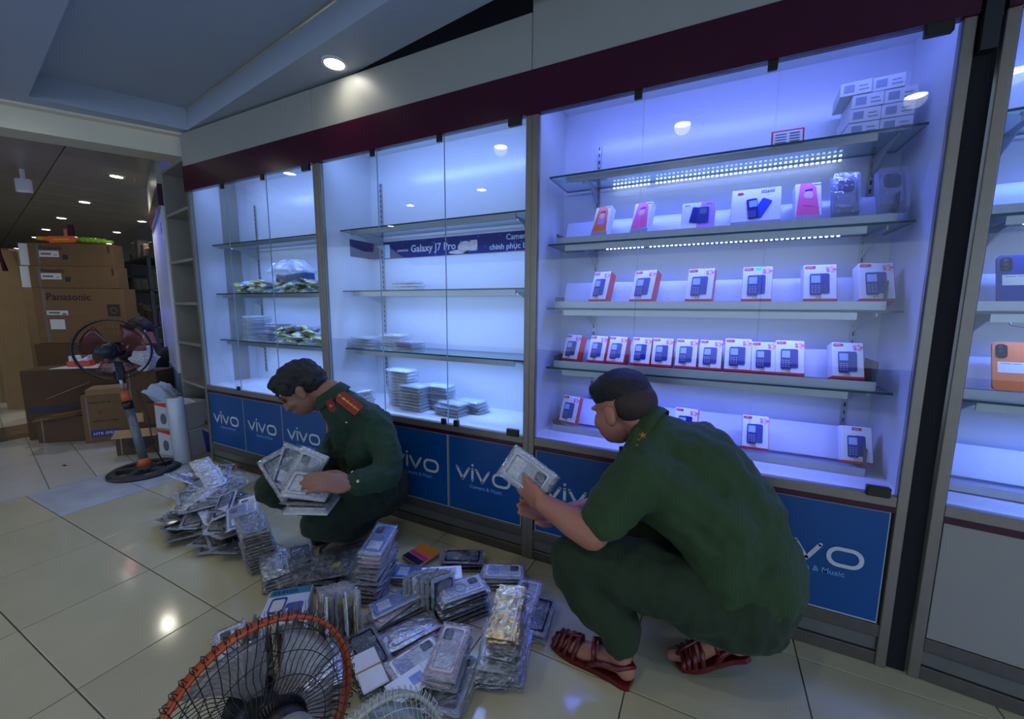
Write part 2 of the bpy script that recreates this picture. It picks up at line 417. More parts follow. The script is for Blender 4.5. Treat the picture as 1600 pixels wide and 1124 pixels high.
def showcase(label, X0, W, Y0=0., ang=0., shelves=(), ledge=False, light=(.5, .72, 1.), power=5., dots=False, panels=None, header_top=2.385, shelf_inset=.02, uprights=(.16, .84), n_doors=3, group='lit glass showcases'):
    t = thing('showcase', label, 'showcase', (X0, Y0, 0), R(ang), group)
    D = .42; pw = .028
    # aluminium posts and rails
    for x in (pw/2, W-pw/2):
        bm = NB(); box(bm, (x, .012, 1.0), (pw, .03, 2.0), bev=.002); p = obj('post', bm, M_alu, t)
    bm = NB(); b2(bm, (pw, -.002, .568), (W-pw, .025, .603), .002); obj('rail', bm, M_alu, t)
    bm = NB(); b2(bm, (pw, .0, .548), (W-pw, .02, .568)); obj('maroon_strip', bm, M_maroon, t)
    for z0, z1, y, m_ in ((.105, .148, -.001, M_alu_d), (.05, .10, .008, mat('grey_plinth_face', '#6d6f6b', .45, .3, var=.1)), (.0, .046, .002, M_alu_d)):
        bm = NB(); b2(bm, (pw, y, z0), (W-pw, y+.02, z1), .002); obj('plinth_rail', bm, m_, t)
    bm = NB(); b2(bm, (pw, .03, .0), (W-pw, .05, .6)); obj('lower_backing', bm, M_alu_d, t)
    # inner shell
    bm = NB(); b2(bm, (.0, D-.02, .6), (W, D, 2.15)); obj('back_panel', bm, M_whiteg, t)
    for x in (.0, W-.008):
        bm = NB(); b2(bm, (x, .028, .6), (x+.008, D-.02, 2.15)); obj('side_panel', bm, M_side, t)
    bm = NB(); b2(bm, (.0, .026, .585), (W, D-.02, .602)); obj('bottom_board', bm, M_white, t)
    bm = NB(); b2(bm, (.0, .022, 2.15), (W, D, 2.165)); obj('top_board', bm, M_white, t)
    # header: maroon band and white board
    bm = NB(); b2(bm, (0, -.012, 2.0), (W, .02, 2.168)); obj('maroon_band', bm, M_maroon, t)
    bm = NB(); b2(bm, (0, -.008, 2.168), (W-.003, .02, header_top), .001); obj('header_board', bm, M_headwhite, t)
    bm = NB(); b2(bm, (.0, .42, 0), (W, .43, 2.165)); obj('carcass_board', bm, M_void, t)
    # uprights with slots
    for u in uprights:
        bm = NB(); b2(bm, (W*u-.009, D-.028, .66), (W*u+.009, D-.02, 2.13 if False else 1.98), 0)
        k = .68
        while k < 1.97: b2(bm, (W*u-.0035, D-.0285, k), (W*u+.0035, D-.0275, k+.016), mi=1); k += .032
        obj('slotted_upright', bm, [M_alu_l, M_ink], t)
    # shelves
    for i, z in enumerate(shelves):
        s = NB(); y0, y1 = .13, D-.035; x0, x1 = shelf_inset, W-shelf_inset
        b2(s, (x0, y0, z-.004), (x1, y1, z+.004))
        for f in s.faces:
            if abs(f.normal.z) < .5: f.material_index = 1
        sh = obj('glass_shelf', s, [M_glass_s, M_glassedge], t)
        bm = NB(); b2(bm, (x0+.08, y0+.004, z-.030), (x1-.12, y0+.012, z-.005)); b2(bm, (x0+.08, y0+.012, z-.009), (x1-.12, y0+.03, z-.005)); obj('shelf_profile', bm, M_alu_l, sh)
        for u in uprights:
            bm = NB(); xb = W*u
            prism(bm, [(y0+.03, -.006), (y1+.012, -.006), (y1+.012, -.085), (y1-.02, -.075), (y0+.12, -.03), (y0+.03, -.018)], -.002, .002,
                  M=Matrix.Translation((xb, 0, z)) @ Matrix(((0, 0, 1, 0), (1, 0, 0, 0), (0, 1, 0, 0), (0, 0, 0, 1))))
            obj('bracket', bm, M_alu_l, sh)
        ys = y1-.02 if (dots and i == 0) else (.27 if (dots and i == 1) else y0+.045)
        bm = NB()
        if dots:
            x = x0+.24
            while x < x1-.16:
                if not (x0+.40 < x < x0+.43): box(bm, (x, ys, z-.013), (.008, .006, .005))
                x += .0175
            obj('led_dots', bm, M_strip_v, sh, kind='stuff')
        else:
            b2(bm, (x0+.1, ys-.003, z-.013), (x1-.14, ys+.003, z-.010)); obj('led_strip', bm, M_strip, sh)
        area('shelf_led', ((x0+x1)/2, y0+.065, z-.02), (R(4), 0, 0), x1-x0-.25, .015, power, light, t, R(140))
    bm = NB(); b2(bm, (.1, .024, 2.10), (W-.1, .030, 2.112)); obj('led_strip', bm, M_strip, t)
    area('shelf_led', (W/2, .04, 2.10), (R(50), 0, 0), W-.15, .015, power*.9, light, t, R(150))
    # glass doors
    n = n_doors; g0, g1 = pw+.001, W-pw-.001; dw = (g1-g0)/n
    for i in range(n):
        bm = NB(); b2(bm, (g0+dw*i+.0015, .004, .606), (g0+dw*(i+1)-.0015, .009, 1.998))
        for f in bm.faces:
            if abs(f.normal.x) > .5: f.material_index = 1
        dr = obj('glass_door', bm, [M_glass, mat('pale_glass_edge', '#9fb6c0', .2)], t)
        for z in (.615, 1.985):
            big = (i == n-1)
            obj('hinge_clip', hinge_me if big else clip_me, None, dr, (g0+dw*(i+1)-(.05 if big else .022), .004, z))
            if i == 0 and n > 1: pass
    # lower panels
    if panels == 'posters':
        for i in range(3):
            x0 = pw+.008+(W-2*pw-.01)/3*i; x1 = x0+(W-2*pw-.01)/3-.006
            bm = NB(); b2(bm, (x0, .004, .15), (x1, .018, .548)); pb = obj('poster_border', bm, mat('poster_white_edge', '#a9b4bb', .4), t)
            bm = NB(); b2(bm, (x0+.005, .001, .158), (x1-.004, .006, .544)); obj('poster', bm, M_blue, pb)
            obj('logo', logo_me, None, pb, ((x0+x1)/2-.155, 0, .322), (R(90), 0, 0))
            text('Camera & Music', .028, M_logo_f, pb, ((x0+x1)/2-.08, .0005, .288), name='caption', bold=.0003)
    elif panels == 'plain':
        bm = NB(); b2(bm, (pw+.004, .004, .15), (W-pw-.004, .018, .545), .001); obj('lower_panel', bm, mat('cream_board', '#8f8d88', .4, var=.02), t)
    return t
LB = (.22, .37, 1.0); LV = (.12, .17, 1.0)
case1 = showcase('lit glass showcase farthest from the camera, holding bags with yellow tags', -3.415, 1.355, shelves=(1.645, 1.285, .935), light=LB, power=2.9, panels='posters', shelf_inset=.012, uprights=(.10, .86))
case2 = showcase('lit glass showcase with a dark banner strip and stacks of clear boxes', -2.06, 1.335, shelves=(1.65, 1.29, .937), light=LB, power=3.2, panels='posters', uprights=(.075, .88))
case3 = showcase('violet-lit glass showcase full of boxed keypad phones', -.725, 1.325, shelves=(1.78, 1.485, 1.195, .915), light=LV, power=3.4, dots=True, panels='posters', header_top=2.60, shelf_inset=.03, uprights=(.14, .932))
case4 = showcase('lit glass showcase beside the dark gap, with single phones and a plain lower board', .655, 1.3, Y0=.0, ang=-6.5, shelves=(1.78, 1.485, 1.195, .915), light=(.12, .22, 1.0), power=3.4, dots=True, panels='plain', header_top=2.6, uprights=(.10, .9))
bm = NB(); b2(bm, (.603, .012, 0), (.652, .03, 2.6)); obj('gap_shade', bm, M_void, kind='structure')  # near-black strip standing in for the shade in the gap between cases
bm = NB(); b2(bm, (.606, -.02, 1.9), (.640, .012, 2.6)); obj('trim_4', bm, mat('dark_pipe_paint', '#16181c', .5), kind='structure')
# ---------------------------------------------------------------- goods in the showcases
M_boxw = mat('white_carton_print', '#e4e6ea', .25, var=.01)
M_boxr = mat('red_carton_print', '#c9222a', .3, var=.03)
M_orange = mat('orange_print', '#f07a35', .35, var=.05)
M_pink = mat('pink_print', '#f0649a', .35, var=.05)
M_lilac = mat('lilac_print', '#b98fe0', .35, var=.05)
M_navy = mat('navy_print', '#18257a', .3)
M_navy2 = mat('slate_print', '#2c3c86', .3)
M_blueph = mat('blue_print', '#2a48c8', .3)
M_screen = mat('pale_screen_print', '#9db9e8', .25)
M_keys = mat('key_print', '#7f8cb8', .4)
M_greyink = mat('grey_ink', '#5b6070', .5)
M_skinp = mat('skin_print', '#e5b191', .5)
M_green = mat('green_sticker', '#3df07a', .3)
def W3(p, s): return p
def keypad_print(bm_body, w, h, cx, cz, y, two=True):
    pass
def phone_box(name, label, w, h, d, kind, loc, rotz, tilt, group=None):
    """upright carton leaning back; origin at the bottom front edge"""
    t = thing(name, label, 'phone box', loc, (tilt, 0, rotz), group)
    bm = NB(); b2(bm, (-w/2, 0, 0), (w/2, d, h), .0015); obj('box_shell', bm, M_boxw if kind not in ('case',) else M_boxr, t)
    fr = lambda nm, x0, z0, x1, z1, m_, y=0., th=.0008: obj(nm, (lambda b: (b2(b, (x0, y-th, z0), (x1, y, z1)), b)[1])(NB()), m_, t)
    def rp(nm, w_, h_, cx, cz, m_, r_=.004, y=-.0008, th=.0008, rot=0, par=None):
        b = NB(); prism(b, rrect(w_, h_, r_, 3), 0, th, M=Matrix.Translation((cx, y, cz)) @ Matrix.Rotation(R(rot), 4, 'Y') @ Matrix.Rotation(R(90), 4, 'X'))
        return obj(nm, b, m_, par or t)
    def keys(ph, cx, cz, w_, h_):
        b = NB()
        for i in range(3):
            for j in range(4): box(b, (cx+(i-1)*w_*.3, -.0027, cz+(j-1.5)*h_*.22), (w_*.2, .0006, h_*.10))
        obj('keypad', b, M_keys, ph, kind='stuff')
    if kind in ('keypad', 'keypad_old', 'keypad_low'):
        b = NB(); b2(b, (-w/2-.0006, -.0006, -.0006), (w/2+.0006, d+.0006, h*.055)); b2(b, (w/2-.001, .001, 0), (w/2+.0008, d-.001, h-.001)); b2(b, (-w/2+.001, .001, -.0009), (w/2-.001, d-.001, .001))
        obj('red_panel', b, M_boxr, t, kind='stuff')
        tx = -w*.30 if kind != 'keypad_old' else 0
        tg = rp('brand_tag', w*.32, h*.07, tx, h*.93, M_boxr, .001)
        text('masstel', h*.045, M_boxw, tg, (tx-w*.13, -.0018, h*.915))
        # happy family print in the corner
        if kind == 'keypad':
            b = NB()
            for k in range(5):
                a = k*1.3; prism(b, [(.006*math.cos(q*PI/3)+w*.32+.011*math.cos(a), .006*math.sin(q*PI/3)+h*.865+.008*math.sin(a)) for q in range(6)], 0, .0009, mi=k % 3, M=Matrix.Rotation(R(90), 4, 'X'))
            obj('people_print', b, [M_pink, M_skinp, M_lilac], t, kind='stuff')
        big = w*.36
        cz = h*.47
        a_ = rp('phone_print', big, h*.56, w*.10, cz, M_navy2 if random.random() < .5 else M_navy, .006, th=.0008)
        p_ = rp('phone_print', big, h*.60, -w*.14, cz-.004, M_navy, .006, y=-.0016)
        rp('screen_print', big*.78, h*.20, -w*.14, cz+h*.12, M_screen, .001, y=-.0024, par=p_)
        keys(p_, -w*.14, cz-h*.15, big*.9, h*.26)
        text(random.choice(['izi T6', 'izi S2', 'izi 26', 'izi T3']), h*.055, M_greyink, t, (-w*.13, -.0009, h*.085))
    elif kind in ('orange', 'pink'):
        m_ = M_orange if kind == 'orange' else M_pink
        b = NB(); prism(b, [(-w/2+.001, .018), (w*.42, .018), (w*.30, h-.02), (w*.12, h-.001), (-w*.30, h-.001)], 0, .0008, M=Matrix.Rotation(R(90), 4, 'X')); obj('colour_print', b, m_, t)
        rp('figure_print', w*.34, h*.22, 0, h*.66, M_skinp, .012, y=-.0010)
        rp('phone_print', w*.42, h*.2, w*.02, h*.47, M_pink if kind == 'pink' else M_lilac, .003, y=-.0010, rot=12)
        rp('phone_print', w*.3, h*.05, w*.02, h*.8, M_navy, .002, y=-.0010, rot=-12)
        text('masstel', h*.05, M_greyink, t, (w*.20, -.0009, h*.93))
        fr('base_band', -w/2, 0, w/2, .016, mat('grey_print', '#8d93a0', .4), -.0001)
    elif kind == 'lilac':
        b = NB(); prism(b, [(-.005, 0), (w/2-.001, 0), (w/2-.001, h), (.01, h)], 0, .0006, M=Matrix.Rotation(R(90), 4, 'X')); obj('colour_print', b, M_lilac, t)
        rp('phone_print', w*.28, h*.6, -w*.08, h*.5, M_navy, .004, y=-.0012, rot=10)
        p_ = rp('phone_print', w*.34, h*.62, w*.14, h*.48, M_navy2, .006, y=-.0020)
        rp('screen_print', w*.2, h*.2, w*.14, h*.62, M_greyink, .002, y=-.0028, par=p_)
        text('masstel', h*.06, M_greyink, t, (w*.22, -.0012, h*.9)); text('FAMI 60', h*.05, M_greyink, t, (-w*.42, -.0009, h*.88))
    elif kind == 'wide':
        rp('phone_print', w*.22, h*.55, w*.12, h*.42, M_blueph, .006, y=-.0010, rot=28)
        p_ = rp('phone_print', w*.22, h*.58, -w*.06, h*.42, M_navy, .006, y=-.0018, rot=-6)
        rp('screen_print', w*.16, h*.18, -w*.055, h*.56, M_screen, .001, y=-.0026, rot=-6, par=p_)
        keys(p_, -w*.07, h*.28, w*.18, h*.22)
        text('IS2600', h*.11, M_greyink, t, (w*.10, -.0009, h*.86), bold=.0002); rp('brand_tag', w*.12, h*.07, -w*.32, h*.88, M_boxr, .004)
        fr('base_band', -w/2, 0, w/2, .012, mat('grey_print'), -.0001)
    elif kind in ('blister_silver', 'blister_dark'):
        pass
    return t
def ledge(case, z, x0=.06, x1=None, W=1.325, h=.115, lip=.03):
    x1 = x1 or W-.07
    l = obj('display_ledge', (lambda b: (b2(b, (x0, .16, z), (x1, .30, z+.004)), b2(b, (x0, .155, z), (x1, .160, z+lip)), b)[2])(NB()), mat('brushed_ledge', '#b4bac4', .28, .35, var=.05, scale=40), case)
    bm = NB(); box(bm, ((x0+x1)/2, .30, z+h/2+.012), (x1-x0, .003, h), (R(-22), 0, 0)); obj('leaning_board', bm, M_whiteg, l)
    bm = NB(); b2(bm, (x0-.003, .165, z), (x0, .30, z+.05)); b2(bm, (x1, .165, z), (x1+.003, .30, z+.10)); obj('end_cap', bm, M_alu_d, l, kind='stuff')
for z in (1.485, 1.195, .915): ledge(case3, z+.004)
ledge(case3, .602, h=.13)
for z in (1.485, 1.195, .915, .602): ledge(case4, z+.004, x0=.05, W=1.3)
TL = R(-20)
def cx3(wx): return wx+.725
Y3 = .185
# shelf rows; x are world positions on the shelf
row = [('orange', -.475, 1.525, .078, .135), ('pink', -.325, 1.525, .078, .135)]
phone_box('phone_box', 'slim orange and white phone box, first on its shelf by the corner post', .078, .14, .04, 'orange', (-.478, Y3, 1.523), R(-14), TL)
phone_box('phone_box', 'slim pink and white phone box standing next to the orange one', .078, .14, .04, 'pink', (-.305, Y3, 1.523), R(-14), TL)
phone_box('phone_box', 'wide lilac phone box with two dark phones printed on it', .125, .115, .04, 'lilac', (-.075, Y3, 1.523), 0, TL)
phone_box('phone_box', 'widest white phone box with a black and a blue phone printed', .165, .15, .05, 'wide', (.125, Y3, 1.523), 0, TL)
phone_box('phone_box', 'slim pink and white phone box between the widest box and blister phones', .08, .15, .04, 'pink', (.293, Y3, 1.523), R(4), TL)
def blister(label, x, z, dark):
    t = thing('blister_phone', label, 'phone', (x, Y3+.01, z), (TL, 0, R(4)))
    w, h = (.082, .16)
    bm = NB(); prism(bm, rrect(w, h, .006, 3, 0, h/2), -.004, 0, M=Matrix.Rotation(R(90), 4, 'X')); obj('backing_card', bm, mat('grey_card', '#8f96a8', .4), t)
    bm = NB(); prism(bm, rrect(w*.66, h*.74, .018, 5, 0, h*.54), .002, .016, M=Matrix.Rotation(R(90), 4, 'X')); ph = obj('handset', bm, mat('silver_handset', '#a7acb8', .25, .5), t)
    bm = NB(); prism(bm, rrect(w*.56, h*.34, .014, 5, 0, h*.70), .016, .0172, M=Matrix.Rotation(R(90), 4, 'X')); obj('screen', bm, mat('dark_screen', '#20243a', .12), ph)
    bm = NB(); prism(bm, rrect(w*.50, h*.26, .012, 5, 0, h*.34), .016, .0172, M=Matrix.Rotation(R(90), 4, 'X')); obj('keypad', bm, mat('dark_keypad', '#3d4358' if dark else '#8a90a4', .3), ph)
    bm = NB(); prism(bm, rrect(w*.96, h*.98, .012, 4, 0, h*.5), .0, .026, M=Matrix.Rotation(R(90), 4, 'X')); obj('clear_cover', bm, clear('blister_plastic', (.93, .95, .98), .05, .14, .8, haze=.10, bump=.3, bscale=50), t)
blister('silver handset in a clear blister, glinting beside the slim pink box', .40, 1.527, False)
blister('dark-screened handset in a clear blister at the end of its shelf', .525, 1.527, True)
for k, (x, lab) in enumerate([(-.475, 'first from the corner post, narrowest'), (-.285, 'second from the corner post, turned aside'), (-.055, 'third from the corner post'), (.150, 'fourth from the corner post, with a green sticker'), (.352, 'fifth from the corner post'), (.515, 'sixth, at the far end by the upright')]):
    t = phone_box('phone_box', 'red-based keypad phone box, middle violet shelf, ' + lab, .085 if k == 0 else .1, .142, .05, 'keypad', (x, Y3, 1.232), R([-16, -18, -8, -2, 2, 6][k]), TL, 'keypad phone boxes on the middle shelf')
    if k == 3: obj('green_sticker', (lambda b: (b2(b, (-.008, -.0016, .130), (.012, -.0008, .139)), b)[1])(NB()), M_green, t)
xs4 = [-.60, -.475, -.385, -.275, -.185, -.088, .005, .105, .196, .282, .460]
lab4 = ['alone by the corner post', 'second from the corner post', 'third, touching the second', 'fourth, glossy front', 'fifth, in the tight row', 'sixth, in the tight row', 'seventh, before the taller box', 'eighth, tallest of the tight row', 'ninth, smaller than its neighbours', 'tenth, with a glare line across it', 'standing apart by the far upright']
for k, x in enumerate(xs4):
    phone_box('phone_box', 'red-based keypad phone box, lowest glass shelf, ' + lab4[k], .084 if k < 7 or k == 8 else .094, .135 if k in (7, 9, 10) else .125, .05, 'keypad', (x, Y3, .952), R([-16, -12, -12, -6, -3, -3, -3, 0, 2, 3, 5][k]), TL, 'keypad phone boxes on the lowest glass shelf')
for k, (x, kd, lab) in enumerate([(-.605, 'keypad', 'first by the corner post'), (-.075, 'keypad', 'half hidden behind the crouching man'), (.190, 'keypad', 'glinting, in the middle of the floor'), (.515, 'keypad_old', 'last one, its red tag centred')]):
    phone_box('phone_box', 'white phone box on the case floor, ' + lab, .092, .135, .035, kd, (x, Y3, .640), R([-14, -6, 2, 5][k]), TL, 'phone boxes on the floor of the violet case')
# top shelf: price card and stack of white phone cartons
t = thing('price_card', 'small red-framed price card leaning on the top violet shelf', 'card', (.205, .17, 1.786), (R(-12), 0, R(2)))
bm = NB(); b2(bm, (-.05, 0, 0), (.05, .003, .06)); obj('frame', bm, M_boxr, t)
bm = NB(); b2(bm, (-.045, -.001, .004), (.045, 0, .055)); obj('sheet', bm, M_paperw, t)
bm = NB()
for k in range(4):
    b2(bm, (-.038, -.0015, .012+k*.010), (-.004, -.001, .016+k*.010)); b2(bm, (.006, -.0015, .012+k*.010), (.036, -.001, .017+k*.010))
obj('print_lines', bm, M_greyink, t, kind='stuff')
for k, (dx, rz) in enumerate([(.0, 0), (.0, 1), (.004, -1), (-.03, -4)]):
    for c in range(2):
        lab = ['bottom', 'second', 'third', 'topmost'][k] + (' of the front column' if c else ' of the rear column')
        t = thing('white_carton', 'flat white carton stacked on the top shelf, ' + lab, 'box', (.455+dx-.035+c*.085, .20+.0*c, 1.787+k*.045), (0, 0, R(rz)), 'flat white cartons on the top shelf')
        bm = NB(); b2(bm, (-.042, -.02, 0), (.042, .13, .043), .0015); obj('box_shell', bm, mat('ivory_carton', '#cfd2d8', .4), t)
        bm = NB(); b2(bm, (-.032, -.0208, .010), (-.004, -.02, .034)); b2(bm, (.008, -.0208, .012), (.034, -.02, .016)); b2(bm, (.008, -.0208, .024), (.030, -.02, .028)); obj('label_print', bm, mat('label_grey', '#8e97ad', .5), t, kind='stuff')
t = tag(obj('white_carton', (lambda b: (b2(b, (-.06, 0, 0), (.06, .1, .02), .001), b)[1])(NB()), mat('ivory_carton'), None, (-.53, .19, 1.786)), 'thin pale carton lying flat at the post end of the top shelf', 'box')
# single phones of the fourth case
def back_phone(label, x, z, col, stick, cams, w=.078, h=.16):
    t = thing('smartphone', label, 'phone', (0, 0, 0), (TL, 0, R(-6.5)))
    c = Vector((math.cos(R(-6.5)), math.sin(R(-6.5)), 0)); n = Vector((-c.y, c.x, 0)); t.location = Vector((.655, 0, z)) + c*(x) + n*.19
    RX = Matrix.Rotation(R(90), 4, 'X')
    bm = NB(); prism(bm, rrect(w, h, .012, 5, 0, h/2), -.009, 0, M=RX); obj('shell', bm, mat('shell_'+col, col, .3, var=.03), t)
    bm = NB(); prism(bm, rrect(.026, .046, .010, 4, -w/2+.020, h-.032), 0, .002, M=RX); c_ = obj('camera_island', bm, mat('camera_dark', '#15151c', .2), t)
    for k in range(cams):
        bm = NB(); prism(bm, [(-w/2+.018+.006*math.cos(q*PI/6), h-.018-k*.0145+.006*math.sin(q*PI/6)) for q in range(12)], .002, .0035, M=RX); obj('lens', bm, M_black, c_)
    bm = NB(); b2(bm, (-w*.36, -.0009, h*.36), (w*.42, 0, h*.58)); s_ = obj('sticker', bm, mat(stick, stick, .6), t)
    bm = NB(); b2(bm, (-w*.28, -.0013, h*.54), (w*.02, -.0009, h*.55)); b2(bm, (w*.08, -.0013, h*.54), (w*.3, -.0009, h*.55)); obj('sticker_print', bm, M_greyink, s_, kind='stuff')
back_phone('dark blue phone shown back out with a cream price sticker', .165, 1.225, '#26357a', '#d8dcae', 3)
back_phone('orange phone shown back out with a white price sticker', .185, .950, '#f0803c', '#e4e0d0', 2)
back_phone('pink phone shown back out at the very edge of the picture', .305, 1.225, '#e58a9a', '#e4e0d0', 2)
# white connector with lead under two shelves of case 4
for k, z in enumerate((1.485, 1.195)):
    bm = NB(); pts = [(.15, .2, z-.012), (.16, .18, z-.04), (.19, .18, z-.045), (.22, .19, z-.02), (.25, .2, z-.012)]; tube(bm, pts, .0025, 6); cc = obj('led_lead', bm, M_alu_l, case4)
    bm = NB(); box(bm, (.235, .19, z-.016), (.024, .01, .01), bev=.002); obj('connector', bm, M_white, cc)

# banner strip in case 2
bn = thing('banner_strip', 'dark blue phone advertising strip fixed across the back of the blue case', 'banner', (-2.06, 0, 0))
M_ban = mat('navy_banner', '#0a1566', .7, var=.4, scale=9)
bm = NB(); b2(bm, (.012, .394, 1.510), (1.32, .398, 1.615)); obj('strip', bm, M_ban, bn)
bm = NB(); b2(bm, (.0085, .21, 1.510), (.0105, .394, 1.615)); obj('return_strip', bm, M_ban, bn)
bm = NB(); b2(bm, (.09, .392, 1.512), (.15, .394, 1.600)); obj('phone_print', bm, mat('teal_print', '#4a9ac0', .3), bn); bm = NB(); b2(bm, (.125, .3905, 1.512), (.165, .392, 1.596)); obj('phone_print', bm, mat('pale_blue_print', '#b8d0f0', .3), bn)
text('Galaxy J7 Pro', .062, M_logo, bn, (.335, .3925, 1.540), bold=.0009); text('SAMSUNG', .020, M_logo, bn, (.225, .3925, 1.546), bold=.0004)
text('Camera', .044, M_logo, bn, (1.01, .3925, 1.572), bold=.0006); text('chinh phục bóng đêm', .044, M_logo, bn, (.905, .3925, 1.523), bold=.0006)
bm = NB()
for (x, z, rx, rz) in ((.74, 1.548, .05, .035), (.70, 1.523, .075, .012)): prism(bm, [(x+rx*math.cos(q*PI/8), z+rz*math.sin(q*PI/8)) for q in range(16)], 0, .001, M=Matrix.Translation((0, .3935, 0)) @ Matrix.Rotation(R(90), 4, 'X'))
prism(bm, rrect(.05, .06, .008, 3, .80, 1.555), 0, .0016, M=Matrix.Translation((0, .3935, 0)) @ Matrix.Rotation(R(90), 4, 'X'))
obj('hands_print', bm, mat('pale_hands_print', '#d5c2c4', .5, var=.2, scale=60), bn, kind='stuff')
bm = NB()
random.seed(3)
for k in range(26):
    x, z, r_ = random.uniform(.2, 1.28), random.uniform(1.515, 1.61), random.uniform(.002, .007)
    prism(bm, [(x+r_*math.cos(q*PI/4), z+r_*math.sin(q*PI/4)) for q in range(8)], 0, .0006, M=Matrix.Translation((0, .3938, 0)) @ Matrix.Rotation(R(90), 4, 'X'))
obj('bokeh_print', bm, M_blueph, bn, kind='stuff')

# clear cases: a flat clear box with a pale insert
M_clearbox = clear('clear_box_plastic', (.90, .93, .96), .06, .16, .85, haze=.16, bump=.15, bscale=40)
def clear_box(w=.095, l=.17, h=.018, ins='#c3ccd6'):
    t = bpy.data.objects.new('clear_box', None); COL.objects.link(t)
    bm = NB(); box(bm, (0, 0, h/2), (w, l, h*.96), bev=.002); obj('box_shell', bm, M_clearbox, t)
    bm = NB(); box(bm, (0, 0, h*.35), (w*.9, l*.92, h*.35), bev=.002); obj('insert', bm, mat('insert'+ins, ins, .5, var=.1), t)
    return t
cb = clear_box(); cb2 = clear_box(ins='#5c6480')
def cstack(n, x, y, z, rz, where, group, src=None, h=.0185, jit=.008):
    for k in range(n):
        o = dup(src or cb, (x+random.uniform(-jit, jit), y+random.uniform(-jit, jit), z+k*h), (0, 0, R(rz+random.uniform(-5, 5))), 'clear case box, %s %s' % ('bottom of' if k == 0 else 'top of' if k == n-1 else ORD[min(k+1, 20)]+' up in', where), group)
        o['category'] = 'case box'
zf = .603
G = 'clear case boxes in the blue case'
cstack(5, -1.93, .12, zf, 80, 'the low stack at the corner of the blue case', G)
cstack(12, -1.66, .22, zf, 84, 'the tallest stack on the case floor', G)
cstack(8, -1.53, .17, zf, 86, 'the stack before the tallest one', G)
cstack(8, -1.40, .24, zf, 86, 'the stack behind, beside the tallest one', G)
cstack(4, -1.27, .17, zf, 80, 'the front low stack near the lock', G)
cstack(4, -1.20, .27, zf, 80, 'the rear low stack near the lock', G)
zs = .942
cstack(4, -1.93, .19, zs, 84, 'the shelf stack next to the post', G)
cstack(5, -1.73, .24, zs, 88, 'the taller shelf stack in the middle', G)
cstack(3, -1.60, .20, zs, 86, 'the low shelf stack beside the taller one', G, cb2)
cstack(3, -1.63, .26, 1.295, 90, 'the small pile on the middle glass shelf', G)
# case 1: stacks and yellow-tagged bags
G1 = 'clear case boxes in the farthest case'
cstack(10, -3.10, .24, .940, 10, 'the stack at the far side of the tagged bags', G1)
cstack(4, -2.93, .22, .940, 80, 'the short stack beside the tall one', G1, cb2)
cstack(3, -2.90, .27, 1.016, 82, 'the upper pile on the short stack', G1, cb2)
cstack(3, -2.18, .25, zf, 84, 'the pile behind the bowed head', G1)
kill(cb); kill(cb2)
M_bag = clear('bag_plastic', (.94, .95, .97), .10, .12, .75, haze=.06, bump=.8, bscale=25)
M_bag_c = clear('crinkled_bag_plastic', (.93, .94, .96), .06, .16, .85, haze=.07, bump=1.0, bscale=45)
def crinkle(bm, w, l, h, nx=7, ny=10, amp=.004):
    """closed pillow of film with crumpled surface, lying flat, centred on the origin"""
    top = [[None]*(ny+1) for _ in range(nx+1)]; bot = [[None]*(ny+1) for _ in range(nx+1)]
    for i in range(nx+1):
        for j in range(ny+1):
            x = (i/nx-.5)*w; y = (j/ny-.5)*l
            e = min(1, 3.2*min(i, nx-i)/nx+.12)*min(1, 4*min(j, ny-j)/ny+.10)
            jx = random.uniform(-amp, amp)*.6
            top[i][j] = bm.verts.new((x+jx, y+random.uniform(-amp, amp)*.6, h*e/2+random.uniform(-amp, amp)*.6))
            bot[i][j] = bm.verts.new((x+jx, y, -h*e/2+random.uniform(-amp, amp)*.2))
    for i in range(nx):
        for j in range(ny):
            bm.faces.new((top[i][j], top[i+1][j], top[i+1][j+1], top[i][j+1])); bm.faces.new((bot[i][j], bot[i][j+1], bot[i+1][j+1], bot[i+1][j]))
    for i in range(nx):
        for j in (0, ny): bm.faces.new((top[i][j], top[i+1][j], bot[i+1][j], bot[i][j]))
    for j in range(ny):
        for i in (0, nx): bm.faces.new((top[i][j], bot[i][j], bot[i][j+1], top[i][j+1]))
def tagged_bag(seed, dark):
    random.seed(seed)
    t = bpy.data.objects.new('tagged_bag', None); COL.objects.link(t); t['category'] = 'packet'
    bm = NB(); crinkle(bm, .09, .15, .028, amp=.005); obj('bag', bm, M_bag, t, (0, 0, .016))
    bm = NB()
    for k in range(3):
        q = [(.024*math.cos(a*PI/5)*(1-.12*k)+random.uniform(-.006, .006), .045*math.sin(a*PI/5)+random.uniform(-.006, .006), .007+.005*k) for a in range(10)]; tube(bm, q, .0035, 5, closed=True)
    obj('coiled_lead', bm, mat('lead_dark', '#23242c', .5) if dark else mat('lead_grey', '#8c93a2', .5), t)
    bm = NB(); box(bm, (.0, -.052, .018), (.062, .034, .003), (R(12), R(8), 0)); obj('yellow_tag', bm, mat('yellow_tag', '#d9dc1c', .4, var=.1, scale=60), t)
    return t
tb = [tagged_bag(11, False), tagged_bag(12, True), tagged_bag(13, False)]
random.seed(5)
